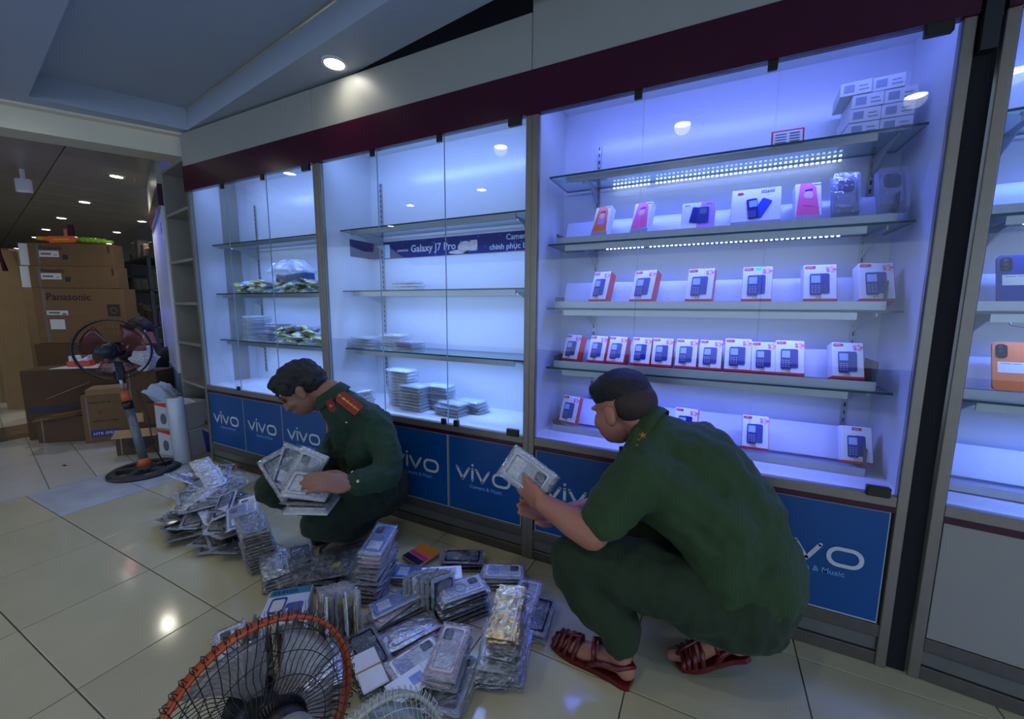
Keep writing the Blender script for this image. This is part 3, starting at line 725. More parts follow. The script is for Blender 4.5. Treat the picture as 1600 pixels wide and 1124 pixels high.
def tagged_row(zb, x0, x1, n, layers, shelf, grp):
    c = 0
    for L_ in range(layers):
        m_ = n-L_*2
        for k in range(m_):
            c += 1
            f = (k+.5+.3*L_)/n
            x = x0+(x1-x0)*f
            place = ['bottom layer', 'second layer', 'third layer', 'top layer'][L_]
            lab = 'clear packet with yellow tag, %s on the %s, %s along' % (place, shelf, ORD[min(k+1, 20)])
            dup(tb[(c*7) % 3], (x, .215+random.uniform(-.03, .05), zb+.002+.024*L_+random.uniform(0, .004)), (random.uniform(-.35, .35), random.uniform(-.3, .3), random.uniform(-.6, .6)), lab, grp)
tagged_row(1.292, -3.22, -2.12, 15, 3, 'upper shelf', 'yellow-tagged packets in the farthest case')
tagged_row(.942, -2.80, -2.12, 11, 4, 'lower shelf', 'yellow-tagged packets in the farthest case')
for t_ in tb: kill(t_)
t = thing('blue_packet', 'crinkled clear bag with a blue box on the tagged packets', 'packet', (-2.62, .23, 1.36), (0, 0, R(8)))
bm = NB(); box(bm, (.05, 0, .03), (.17, .09, .06), (0, R(-6), 0), bev=.004); obj('blue_box', bm, mat('blue_box', '#2f5c9e', .4, var=.1), t)
bm = NB(); box(bm, (-.09, 0, .025), (.08, .08, .05), (0, R(10), 0), bev=.004); obj('dark_pack', bm, mat('dark_pack', '#2c2e3c', .4, var=.4, scale=60), t)
random.seed(2)
bm = NB(); crinkle(bm, .34, .16, .15, 12, 8, .02); obj('bag', bm, M_bag_c, t, (-.02, 0, .075))
t = thing('door_lock', 'small metal lock with a key standing on the rail of the blue case', 'lock', (-1.115, -.014, .604))
bm = NB(); box(bm, (0, 0, .016), (.026, .022, .032), bev=.003); obj('lock_body', bm, M_black, t)
bm = NB(); box(bm, (.012, -.004, .045), (.003, .004, .06), (0, R(12), 0)); obj('key', bm, M_alu_l, t)
# ---------------------------------------------------------------- packs on the floor
CAMP = Vector((0, -1.64291, 1.2))
def at(px, py, z=0.):
    """where the sight line of a photo point meets the level z (used once, to lay things on the floor)"""
    d = _f + _r*((px-800)/625.64) + _u*((562-py)/625.64)
    return CAMP + d*((z-1.2)/d.z)
M_sleeve = clear('sleeve_film', (.90, .91, .93), .10, .20, .9, haze=.05, bump=1.0, bscale=38)
M_sleeve2 = clear('loose_film', (.95, .96, .97), .09, .08, .8, haze=.05, bump=1.0, bscale=22)
def case_pack(seed, w=.09, l=.175, h=.013, card='#c9ced4', cas='#3b4048', ring=False, label=None, film=True, amp=.003):
    """bagged phone case: card, case with camera hole, film sleeve"""
    random.seed(seed)
    t = bpy.data.objects.new('case_pack', None); COL.objects.link(t); t['category'] = 'case pack'
    bm = NB(); box(bm, (0, 0, h*.30), (w, l, h*.45), bev=.0012); obj('card', bm, mat('card'+card, card, .45, var=.12, scale=50), t)
    zt = h*.56
    bm = NB()
    frame(bm, rrect(w*.82, l*.86, .010, 4), rrect(w*.70, l*.78, .007, 4), zt, zt+h*.36)
    prism(bm, rrect(w*.76, l*.82, .008, 4), zt, zt+h*.14)
    c_ = obj('phone_case', bm, mat('case'+cas, cas, .22, var=.15, scale=40), t)
    bm = NB(); prism(bm, rrect(.03, .036, .007, 4, -w*.17, l*.27), zt+h*.1, zt+h*.34); cm = obj('camera_hole', bm, M_black if not ring else mat('camera_dark'), c_)
    if ring:
        bm = NB(); n = 28; frame(bm, [(.024*math.cos(2*PI*k/n), -.008+.024*math.sin(2*PI*k/n)) for k in range(n)], [(.0205*math.cos(2*PI*k/n), -.008+.0205*math.sin(2*PI*k/n)) for k in range(n)], zt+h*.1, zt+h*.26); obj('magnet_ring', bm, mat('ring_grey', '#777d86', .3, .5), c_)
    if label:
        bm = NB(); b2(bm, (-w*.30, -l*.36, zt+h*.12), (w*.30, -l*.10, zt+h*.22)); obj('print', bm, mat('pr'+label, label, .4, var=.2, scale=90), c_)
    if film:
        bm = NB(); crinkle(bm, w*1.10, l*1.08, h*1.15, 6, 9, amp); obj('film_sleeve', bm, M_sleeve, t, (0, 0, h*.55))
    return t
PROTO = {
 'boxy': case_pack(12, w=.11, l=.17, h=.028, card='#d9dcdf', cas='#b9bec6', label='#e4e6ea'),
 'grey': case_pack(1, card='#8f9496', cas='#3e4348', film=True, w=.10, l=.185),
 'dark': case_pack(2, card='#6f6b68', cas='#1c1e24', w=.098, l=.185),
 'silver': case_pack(3, card='#a9adb0', cas='#868c92', label='#d8dade', w=.098, l=.185),
 'brown': case_pack(4, card='#8d7f72', cas='#5e544c', w=.11, l=.19, h=.015),
 'navy': case_pack(5, card='#a9b6c8', cas='#1b2a66', label='#c7d2e8'),
 'white': case_pack(6, card='#d5d9dd', cas='#dfe3e8', label='#aab8dc'),
 'pink': case_pack(7, card='#c9a9a9', cas='#c4b4b8', label='#dfe0e4'),
 'ring': case_pack(8, card='#c8cdd2', cas='#c4c9cf', ring=True, w=.095),
 'blue': case_pack(9, card='#c5cfdf', cas='#6f86b8', label='#e4e9f4'),
 'holo': case_pack(10, card='#b9a98a', cas='#d9d4c8', amp=.004),
}
random.seed(21)
M_foil = mat('gilded_foil', '#c6b898', .25, .75, var=.6, scale=45, bump=.7, bscale=45)
PROTO['holo'].children[1].data.materials[0] = M_foil
M_foil2 = mat('silver_foil', '#c9ced6', .25, .8, var=.3, scale=60, bump=1.0, bscale=60)
PROTO['silver'].children[1].data.materials[0] = M_foil2
def put(kind, p, rot, label, group, cat='case pack'):
    o = dup(PROTO[kind], p, rot, label, group); o['category'] = cat; return o
def stack(px, py, rz, kinds, where, group, h=.0135, lean=(0, 0), jit=.004, jr=4, tilt=(0, 0), top=None, z0=0., fan=0.):
    b = at(px, py); n = len(kinds)
    for k, kd in enumerate(kinds):
        pos = 'at the bottom' if k == 0 else ('topmost' if k == n-1 else ORD[min(k+1, 20)]+' up')
        p = (b.x+lean[0]*k+random.uniform(-jit, jit), b.y+lean[1]*k+random.uniform(-jit, jit), z0+.002+k*h+(abs(math.sin(tilt[0]))*.085 if k or z0 else 0)*0)
        f = k/max(1, n-1)
        lab = top if (top and k == n-1) else 'bagged %s phone case, %s in %s' % (kd, pos, where)
        put(kd, p, (tilt[0]*f, tilt[1]*f, R(rz+random.uniform(-jr, jr)+fan*k)), lab, group)
    return b
G = 'bagged phone cases sorted on the floor'
# 1. tall brown-edged stack in front of the kneeling man
stack(408, 878, 68, ['brown']*5+['grey', 'brown', 'brown', 'silver', 'brown', 'dark', 'brown', 'brown'], 'the tall brown-edged stack', G, h=.0155, lean=(-.002, -.001), jr=6, tilt=(R(9), R(4)),
      top='pale bagged phone case on top of the tall brown-edged stack')
stack(432, 905, 60, ['dark', 'brown', 'grey', 'silver', 'silver'], 'the low stack before the brown one', G, h=.016, jr=7, tilt=(R(3), R(-2)), top='grey glossy bagged case topping the low stack before the brown one')
# 2. heap near the fan base
heap = [(300, 845), (330, 830), (350, 848), (375, 862), (318, 800), (345, 800), (365, 820), (285, 812), (305, 775), (335, 770), (358, 790), (325, 850), (290, 828), (340, 862), (372, 842), (315, 822), (352, 772), (330, 750), (310, 752), (345, 745)]
kk = ['dark', 'grey', 'grey', 'silver', 'dark', 'grey', 'brown', 'grey']
adj = ['flat', 'slightly tilted', 'steeply tilted', 'askew']
GH = 'heap of bagged phone cases by the fan base'
order = {k: i+1 for i, k in enumerate(sorted(range(len(heap)), key=lambda q: heap[q]))}
for L_ in range(4):
    for k, (x, y) in enumerate(heap):
        if L_ == 3 and k % 3: continue
        b = at(x, y); kd = kk[(k*3+L_*5) % 8]
        c = Vector((-2.46, -.43, 0)); b = c+(b-c)*(1-.14*L_)
        put(kd, (b.x+random.uniform(-.02, .02), b.y+random.uniform(-.02, .02), .02+.036*L_+random.uniform(0, .012)), (random.uniform(-.30, .30), random.uniform(-.30, .30), random.uniform(0, 6.28)),
            'bagged %s case, %s layer of the heap, %s from the fan side' % (kd, ['floor', 'second', 'third', 'top'][L_], ORD[order[k]]), GH)
def loose(kind, px, py, z, rot, lab): put(kind, at(px, py, z), rot, lab, GH)
loose('silver', 318, 731, .17, (R(14), R(-6), R(75)), 'shiny silver-bagged case topping the far end of the heap')
loose('silver', 332, 748, .155, (R(18), R(-6), R(75)), 'silver-bagged case with white card just below the topmost one')
loose('silver', 288, 750, .13, (R(20), R(20), R(120)), 'crumpled dark bagged case at the fan side of the heap')
loose('navy', 352, 790, .16, (R(20), R(-20), R(40)), 'navy bagged case lying on the heap, brightest blue one')
loose('blue', 372, 808, .155, (R(12), R(-10), R(60)), 'white-blue bagged case half over the navy one')
loose('grey', 296, 785, .13, (R(16), R(8), R(70)), 'long grey bagged case across the near slope of the heap')
loose('white', 388, 795, .15, (R(15), R(-8), R(55)), 'white bagged case bridging the heap and the brown stack')
# 3. middle group
stack(588, 925, 18, ['grey', 'dark', 'grey', 'silver', 'dark', 'grey', 'white', 'pink', 'grey', 'pink', 'pink', 'white', 'blue'], 'the tower stack by the kneeling man', G, h=.0185, lean=(.0, .002), jr=8, tilt=(R(8), R(2)), top='white bagged case on top of the tower stack, rubber banded')
b = at(518, 905); put('grey', (b.x, b.y, .035), (R(8), 0, R(-58)), 'pale bagged case with a yellow sticker lying under loose film', G)
bm = NB(); box(bm, (b.x+.01, b.y+.02, .058), (.03, .03, .002), (R(8), 0, R(-58))); tag(obj('yellow_sticker', bm, mat('yellow_tag')), 'yellow sticker on the pale case beneath the loose film', 'sticker')
stack(500, 915, -60, ['dark', 'dark'], 'the pair under the yellow-stickered case', G)
stack(470, 880, 55, ['dark', 'grey', 'grey'], 'the small dark pile at the kneeling knee', G)
stack(535, 885, 30, ['dark', 'grey'], 'the dark pair behind the loose film', G)
for k, (x, y, w_, l_, h_, rz, lab) in enumerate([(535, 885, .20, .24, .07, 20, 'crumpled clear film heaped by the tower stack'), (480, 905, .18, .22, .05, -40, 'crumpled clear film over the dark pile'), (560, 905, .14, .20, .06, 80, 'crumpled clear film at the foot of the tower stack'), (345, 800, .30, .34, .12, 20, 'crumpled clear film spread over the big heap')]):
    random.seed(40+k); bm = NB(); crinkle(bm, w_, l_, h_, 12, 14, .013); p = at(x, y); tag(obj('loose_film', bm, M_sleeve2, None, (p.x, p.y, h_*.55+(.09 if k == 3 else .02)), (0, 0, R(rz))), lab, 'plastic bag')
random.seed(22)
# 4. white boxes with printed lids
def flat_box(label, px, py, rz, w, l, h, top, side, n=1, z0=0., tilt=(0, 0), kind='plain', group=None):
    p = at(px, py, z0); t = thing('accessory_box', label, 'box', (p.x, p.y, z0+.001), (tilt[0], tilt[1], R(rz)), group)
    bm = NB(); b2(bm, (-w/2, -l/2, 0), (w/2, l/2, h), .002); obj('box_shell', bm, mat('sidecol'+side, side, .4, var=.05), t)
    bm = NB(); b2(bm, (-w/2+.003, -l/2+.003, h), (w/2-.003, l/2-.003, h+.001)); lid = obj('lid_print', bm, mat('topcol'+top, top, .25, var=.06), t)
    z = h+.001
    if kind == 'clevel':
        bm = NB(); b2(bm, (-w/2+.004, l*.28, z), (w/2-.004, l/2-.004, z+.0008)); obj('teal_band', bm, mat('teal_band', '#3f7f92', .3), lid)
        bm = NB(); prism(bm, rrect(.055, .085, .012, 4, -w*.20, l*.02), z, z+.001); prism(bm, rrect(.042, .06, .008, 4, -w*.20, l*.02), z+.001, z+.0015, mi=1); obj('case_print', bm, [M_navy2, M_paperw], lid)
        bm = NB(); prism(bm, rrect(.06, .09, .012, 4, w*.20, -l*.18), z, z+.001); obj('case_print', bm, mat('indigo_print', '#3a4690', .3), lid)
        text('CLEVER', .026, M_navy, lid, (-w*.42, l*.33, z+.001), (0, 0, 0), bold=.0006)
    if kind == 'text':
        text('case', .012, M_ink, lid, (-w*.15, -l*.30, z), (0, 0, R(90)), bold=.0004)
        bm = NB()
        for k in range(5): b2(bm, (-w*.3+k*.008, l*.02, z), (-w*.3+k*.008+.003, l*.36, z+.0006))
        obj('print_lines', bm, M_greyink, lid, kind='stuff')
    if kind == 'blueprint':
        bm = NB(); b2(bm, (-w*.2, -l*.1, z), (w*.22, l*.14, z+.0008)); obj('logo_print', bm, mat('soft_blue_print', '#7f8fd0', .4, var=.3, scale=70), lid)
        bm = NB(); b2(bm, (-w/2+.002, l*.2, z), (w/2-.002, l*.203, z+.001)); obj('rubber_band', bm, M_card_l, lid)
    if kind == 'bars':
        for k, (c_, y0, y1) in enumerate((('#e07a1c', .0, .5), ('#c8287c', -.2, .0), ('#1d1740', -.5, -.2))):
            bm = NB(); b2(bm, (-w/2+.006, l*y0+.003, z), (w/2-.006, l*y1-.003, z+.0012)); obj('colour_bar', bm, mat('bar'+c_, c_, .3), lid)
    if kind == 'band':
        bm = NB(); b2(bm, (-w/2-.001, -.002, -.0), (w/2+.001, .002, z+.002)); obj('rubber_band', bm, mat('tan_band', '#9c7f4a', .6), lid)
    return t
flat_box('white printed lid box with teal corner and two case pictures', 448, 960, 42, .15, .20, .035, '#c9d4e6', '#b9bdb6', z0=.06, kind='clevel')
flat_box('grey-sided box beneath the printed lid box', 446, 968, 44, .15, .20, .055, '#a8aca8', '#a2a59c')
flat_box('orange, pink and black striped flat pack on the tiles by the plinth', 658, 868, -12, .13, .13, .006, '#c98e2c', '#b8872c', kind='bars', z0=.02, tilt=(R(2), 0))
flat_box('grey pack beneath the striped flat pack', 658, 872, -16, .12, .13, .018, '#a7adb4', '#9ba0a6')
flat_box('plain white box with a small black word, resting tilted on others', 690, 905, -52, .075, .165, .028, '#d2d6de', '#b4b9c2', z0=.085, tilt=(R(-4), R(8)), kind='text')
stack(645, 905, -70, ['silver', 'blue', 'blue'], 'the low blue stack beside the striped pack', G, top='blue-white bagged case beside the striped pack')
stack(722, 885, -62, ['dark', 'navy', 'dark'], 'the dark stack behind the plain white box', G, h=.02, top='dark navy bagged case nearest the plinth')
stack(786, 912, -66, ['grey', 'silver', 'white', 'white'], 'the white stack nearest the post', G, h=.016, top='white bagged case topping the stack nearest the post')
# 5. row of packs standing on edge
b = at(662, 965)
for k in range(7):
    put(['grey', 'dark', 'silver', 'dark', 'grey', 'dark', 'navy'][k], (b.x+.016*k-.03, b.y+.006*k, .088), (R(90), R(0), R(70-90+78)), 'bagged case standing on edge, %s of the upright row' % ORD[k+1], 'bagged cases standing on edge')
# 6. ring-case stack
stack(722, 962, -35, ['grey', 'dark', 'grey', 'silver', 'dark', 'silver', 'ring'], 'the ring-topped stack', G, h=.0185, jr=5, top='grey magnetic-ring case on top of its stack by the upright row')
# 7. two low stacks before the ring one
stack(620, 978, -30, ['pink', 'brown', 'grey', 'dark', 'silver', 'pink', 'blue'], 'the loose stack before the upright row', G, h=.0155, jr=16, jit=.008, tilt=(R(8), R(-6)))
stack(645, 1005, -38, ['brown', 'pink', 'pink', 'silver'], 'the small fanned stack in front', G, h=.014, jr=18, jit=.008)
# 8. frames by the sandal
stack(838, 975, 8, ['pink', 'grey', 'dark'], 'the pair of frames by the sandal', G, h=.015, jr=6, top='open phone-case frame with a camera hole lying near the sandal')
put('ring', at(822, 935, .04), (R(6), 0, R(10)), 'clear ring case with a black rim behind the gilded stack', G)
# 9. gilded stack
stack(800, 1040, 14, ['pink', 'silver', 'grey', 'silver', 'pink', 'silver', 'grey', 'dark', 'silver', 'dark', 'dark', 'dark', 'holo', 'holo'], 'the leaning gilded stack', G, h=.0135, lean=(-.0022, .001), jr=7, tilt=(R(16), R(-4)), top='gold shimmering foil-bagged case on top of the leaning stack')
stack(775, 1040, 22, ['dark', 'silver', 'silver', 'grey', 'white'], 'the low stack leaning behind the gilded one', G, h=.017, tilt=(R(8), 0))
# 10. front row
stack(576, 1048, 62, ['grey', 'dark', 'grey', 'silver', 'dark'], 'the banded stack by the fan rim', G, h=.016)
flat_box('white card bundle with a tan rubber band by the fan rim', 577, 1048, 62, .075, .15, .006, '#d3d6d4', '#c5c8c6', z0=.082, kind='band')
stack(650, 1063, -22, ['silver', 'grey', 'white', 'silver', 'grey', 'white'], 'the white stack with the blue print', G, h=.0145, jr=3)
flat_box('white card with a soft blue print topping its stack', 650, 1063, -22, .08, .165, .004, '#d6dade', '#c9ccd0', z0=.088, kind='blueprint')
stack(706, 1098, 10, ['holo', 'brown', 'holo', 'brown', 'grey'], 'the brown foil stack at the very front', G, h=.017, jr=5)
stack(702, 1075, 14, ['grey', 'pink', 'white', 'pink'], 'the pink-edged stack in front', G, h=.014, z0=.085, jr=4, tilt=(R(6), 0), top='white phone case with pink rim and tan band, front stack')
# 11. orange and yellow cable packs
def cable_pack(label, px, py, z, rot, col):
    p = at(px, py, 0); t = thing('cable_pack', label, 'cable pack', (p.x, p.y, z), rot, 'hanging cable packs between the white box and the fan')
    bm = NB(); b2(bm, (-.05, -.085, 0), (.05, .085, .006), .001); obj('card', bm, mat('cardc'+col, col, .4, var=.1), t)
    bm = NB(); tube(bm, [(.022*math.cos(a*PI/6), .035*math.sin(a*PI/6)-.02, .010) for a in range(12)], .004, 5, closed=True); obj('cable', bm, M_ink, t)
    bm = NB(); b2(bm, (-.03, .045, .006), (.035, .075, .009)); obj('yellow_label', bm, mat('yellow_tag'), t)
    random.seed(int(px)); bm = NB(); crinkle(bm, .11, .19, .026, 6, 9, .003); obj('film_sleeve', bm, M_sleeve, t, (0, 0, .010))
for k in range(6):
    cable_pack('orange card cable pack, %s of the tilted row by the printed lid box' % ORD[k+1], 520+k*4, 985+k*3, .075, (R(66), R(8), R(62)), '#a85a34' if k == 0 else '#b8b3a4')
# 12. packs seen through the orange fan
b = at(438, 1045)
for k in range(12):
    put(['white', 'dark', 'white', 'holo'][k % 4], (b.x+.019*k-.06, b.y+.024*k-.07, .09), (R(90), 0, R(-128+90)), 'white-edged case on edge behind the fan grille, %s of the row' % ORD[k+1], 'cases on edge behind the orange fan')
stack(365, 1015, 70, ['silver', 'white'], 'the pair behind the fan rim', G, h=.02)
stack(405, 1035, 50, ['dark', 'dark', 'dark'], 'the dark stack behind the fan grille', G, h=.02)
stack(505, 1075, 55, ['grey', 'dark', 'brown', 'grey', 'dark', 'silver'], 'the grey stack behind the fan rim', G, h=.016)
stack(486, 1105, 50, ['grey', 'dark', 'dark', 'grey'], 'the low stack behind the fan blades', G, h=.016)
# ---------------------------------------------------------------- left: side shelves, second case, cartons
M_shelfgrey = mat('grey_side_shelf', '#94938c', .5, var=.06, scale=8)
M_shelfback = mat('grey_side_back', '#74736c', .6, var=.12, scale=5)
t = thing('side_shelf', 'narrow grey open shelf unit closing the end of the showcases', 'shelf', (-3.445, .03, 0), R(170))
W_ = .62
for x in (0.012, W_-.02):
    bm = NB(); b2(bm, (x-.018, -.30, 0), (x+.018, 0, 2.255), .001); obj('side_board', bm, M_shelfgrey, t)
bm = NB(); b2(bm, (0, -.30, 0), (W_, -.28, 2.255)); obj('back_board', bm, M_shelfback, t)
for z in (.20, .55, .88, 1.20, 1.53, 1.90, 2.24):
    bm = NB(); b2(bm, (.0, -.28, z), (W_, 0.002, z+.022), .001); obj('shelf_board', bm, M_shelfgrey, t)
bm = NB(); tube(bm, [(.10, -.26, 2.22), (.16, -.2, 2.14), (.3, -.22, 2.10), (.42, -.26, 2.16)], .004, 5); obj('loose_wire', bm, M_alu_d, t)
t = thing('showcase', 'second lit showcase, seen edge-on beyond the grey side shelves', 'showcase', (-4.06, .12, 0), R(160), 'lit glass showcases')
bm = NB(); b2(bm, (0, -.02, 2.17), (1.6, .012, 2.44)); obj('header_board', bm, M_headwhite, t)
bm = NB(); b2(bm, (0, -.02, 2.0), (1.6, .014, 2.17)); obj('maroon_band', bm, M_maroon, t)
bm = NB(); b2(bm, (0, -.40, .6), (1.6, -.38, 2.0)); obj('back_panel', bm, M_whiteg, t)
for x in (0, 1.58):
    bm = NB(); b2(bm, (x, -.40, 0), (x+.02, 0, 2.0)); obj('side_panel', bm, M_whiteg, t)
bm = NB(); b2(bm, (0.02, -.01, .62), (1.58, -.006, 2.0)); obj('frosted_front', bm, clear('frosted_film', (.9, .93, 1), .2, .1, .6, haze=.45), t)
bm = NB(); b2(bm, (0, -.40, 0), (1.6, .0, .62)); obj('lower_cabinet', bm, mat('blue_grey_cabinet', '#5c7894', .5), t)
bm = NB()
for k in range(5):
    a = k*1.25; prism(bm, [(.30+.03*math.cos(a)+.012*math.cos(q*PI/3), 1.87+.04*math.sin(a)+.016*math.sin(q*PI/3)) for q in range(6)], .0, .001, M=Matrix.Translation((0, -.004, 0)) @ Matrix.Rotation(R(90), 4, 'X'))
obj('flower_print', bm, M_navy, t, kind='stuff')
area('shelf_led', (.8, -.12, 1.97), (R(25), 0, 0), 1.4, .03, 9, LV, t); area('shelf_led', (.8, -.12, 1.2), (0, 0, 0), 1.4, .03, 5, LV, t)

def carton(name, label, P, w, dpt, h, ang, mt, cat='carton', group=None, tape=True):
    """P front-left bottom corner seen from the camera, width runs along ang, depth goes back"""
    t = thing(name, label, cat, P, R(ang), group)
    bm = NB(); b2(bm, (0, 0, 0), (w, dpt, h), .003); obj('carton_body', bm, mt, t)
    if tape:
        bm = NB(); b2(bm, (w*.10, -.001, h*.02), (w*.13, .0, h*.98)); obj('tape', bm, clear('tape_film', (.95, .93, .88), .25, .10, .5, haze=.08), t)
    return t
def shipping(t, w, h, big):
    s = .11 if big else .055
    text('Panasonic', s, mat('maroon_ink', '#3a1418', .6), t, (w*.14, -.0015, h-s*1.15), bold=.0012 if big else .0006)
    bm = NB(); b2(bm, (w*.13, -.002, h*.52 if big else h*.40), (w*.36, -.0005, h*.60 if big else h*.68)); lb = obj('white_label', bm, M_paperw, t)
    bm = NB()
    z0, z1 = (h*.545, h*.575) if big else (h*.50, h*.58)
    b2(bm, (w*.15, -.0028, z0), (w*.27, -.002, z1)); b2(bm, (w*.30, -.0028, z0-h*.02), (w*.34, -.002, z0+h*.01)); obj('label_print', bm, M_greyink, lb, kind='stuff')
    if big:
        bm = NB(); b2(bm, (w*.15, -.002, h*.26), (w*.31, -.0005, h*.44)); obj('white_label', bm, M_paperw, t)
        bm = NB(); b2(bm, (w*.80, -.002, h*.50), (w*.94, -.0005, h*.72)); ip = obj('icon_print', bm, mat('dark_brown_ink', '#2c211a', .6), t)
        bm = NB(); frame(bm, [(.035*math.cos(k*PI/8)+w*.87, .035*math.sin(k*PI/8)+h*.61) for k in range(16)], [(.026*math.cos(k*PI/8)+w*.87, .026*math.sin(k*PI/8)+h*.61) for k in range(16)], .002, .003, M=Matrix.Rotation(R(90), 4, 'X')); obj('ring_print', bm, M_card, ip)
    else:
        bm = NB(); b2(bm, (w*.40, -.002, h*.30), (w*.46, -.0005, h*.52)); obj('icon_print', bm, mat('dark_brown_ink'), t)
        bm = NB(); b2(bm, (w*.945, -.002, h*.62), (w*.965, -.0005, h*.95)); obj('arrow_print', bm, mat('dark_brown_ink'), t)
AB = 34
t = carton('carton', 'largest brown carton, bottom of the printed-carton stack', (-6.59, -.02, .77), .88, .17, .60, AB, M_card); shipping(t, .88, .60, True)
t = carton('carton', 'long brown carton with white end, middle of the stack', (-6.68, .0, 1.375), .85, .15, .238, AB, M_card); shipping(t, .85, .235, False)
bm = NB(); box(bm, (-.040, .012, .118), (.085, .004, .225), (0, 0, R(18))); obj('white_end_flap', bm, M_paperw, t)
t = carton('carton', 'long brown carton with white end under the toy water gun', (-6.71, .02, 1.616), .82, .15, .245, AB, M_card); shipping(t, .82, .24, False)
bm = NB(); box(bm, (-.040, .012, .122), (.085, .004, .23), (0, 0, R(18))); obj('white_end_flap', bm, M_paperw, t)
# toy gun
t = thing('toy_gun', 'orange and lime toy water gun lying on the topmost carton', 'toy', (-6.60, .13, 1.868), R(AB))
M_tor = mat('toy_orange', '#ff6a1a', .35); M_tgr = mat('toy_lime', '#9ad32a', .35); M_tye = mat('toy_yellow', '#e8b820', .35)
bm = NB(); prism(bm, [(.02, .02), (.10, .0), (.30, .01), (.34, .05), (.30, .075), (.06, .07), (.0, .05)], -.02, .02, M=Matrix.Rotation(R(90), 4, 'X')); obj('body', bm, M_tor, t)
bm = NB(); prism(bm, [(.10, .025), (.25, .03), (.26, .045), (.10, .045)], .02, .024, M=Matrix.Rotation(R(90), 4, 'X')); obj('side_stripe', bm, M_tye, t)
bm = NB(); prism(bm, [(.05, -.002), (.09, -.002), (.10, .03), (.06, .03)], -.015, .015, M=Matrix.Rotation(R(90), 4, 'X')); obj('grip', bm, M_tor, t)
bm = NB(); cyl(bm, (-.03, 0, .045), .022, .07, (0, R(90), 0), 10); obj('nozzle', bm, M_tye, t)
bm = NB(); tube(bm, [(.33, 0, .045), (.50, 0, .035), (.66, 0, .022)], [.020, .024, .016], 8)
for k in range(5): cyl(bm, (.38+.05*k, 0, .041-.003*k), .029, .018, (0, R(90), 0), 10)
obj('lime_barrel', bm, M_tgr, t)
bm = NB(); b2(bm, (.24, -.012, .07), (.29, .012, .20), .003); obj('red_tank', bm, M_maroon, t); bm = NB(); b2(bm, (.20, -.014, .07), (.235, .012, .15), .003); obj('pink_tank', bm, mat('pale_red_plastic', '#d46a62', .4), t)
# lower cartons
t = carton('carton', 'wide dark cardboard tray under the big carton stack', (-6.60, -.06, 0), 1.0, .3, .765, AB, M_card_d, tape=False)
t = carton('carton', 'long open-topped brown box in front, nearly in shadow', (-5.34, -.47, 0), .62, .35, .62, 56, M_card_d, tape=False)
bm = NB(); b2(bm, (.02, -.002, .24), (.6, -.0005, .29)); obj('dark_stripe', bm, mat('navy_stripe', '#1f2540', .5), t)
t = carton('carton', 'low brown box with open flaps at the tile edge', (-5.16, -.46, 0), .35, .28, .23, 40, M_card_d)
bm = NB(); box(bm, (.17, .10, .25), (.36, .28, .004), (R(10), R(-8), R(6))); obj('flap', bm, M_card, t)
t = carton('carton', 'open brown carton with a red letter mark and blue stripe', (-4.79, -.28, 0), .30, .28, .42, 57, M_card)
bm = NB(); b2(bm, (.04, -.002, .05), (.26, -.0005, .11)); obj('blue_stripe', bm, mat('blue_stripe', '#27348c', .5), t); text('HTR EFECT', .034, M_paperw, t, (.055, -.0025, .066), bold=.0003)
text('V', .055, mat('red_ink', '#8c2a26', .6), t, (.095, -.0015, .245), bold=.0012); text('HỘP CÁT TÔNG', .022, mat('dark_brown_ink'), t, (.06, -.0015, .18)); text('HÀNG DỄ VỠ', .022, mat('dark_brown_ink'), t, (.05, -.0015, .345))
for (c, s, r) in (((-.10, .12, .46), (.22, .26, .004), (0, R(-24), 0)), ((.16, .12, .445), (.26, .24, .05), (0, 0, R(4)))):
    bm = NB(); box(bm, c, s, r); obj('flap', bm, M_card_l, t)
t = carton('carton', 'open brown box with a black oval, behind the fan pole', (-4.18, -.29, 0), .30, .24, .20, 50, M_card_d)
bm = NB(); prism(bm, [(.16+.085*math.cos(q*PI/12), .09+.055*math.sin(q*PI/12)) for q in range(24)], .001, .002, M=Matrix.Rotation(R(90), 4, 'X')); obj('oval_print', bm, M_ink, t)
for (c, s, r) in (((.15, -.045, .185), (.28, .10, .003), (R(25), 0, 0)), ((.16, .27, .24), (.28, .10, .003), (R(40), 0, 0))):
    bm = NB(); box(bm, c, s, r); obj('flap', bm, mat('glossy_tan_flap', '#b79a74', .25), t)
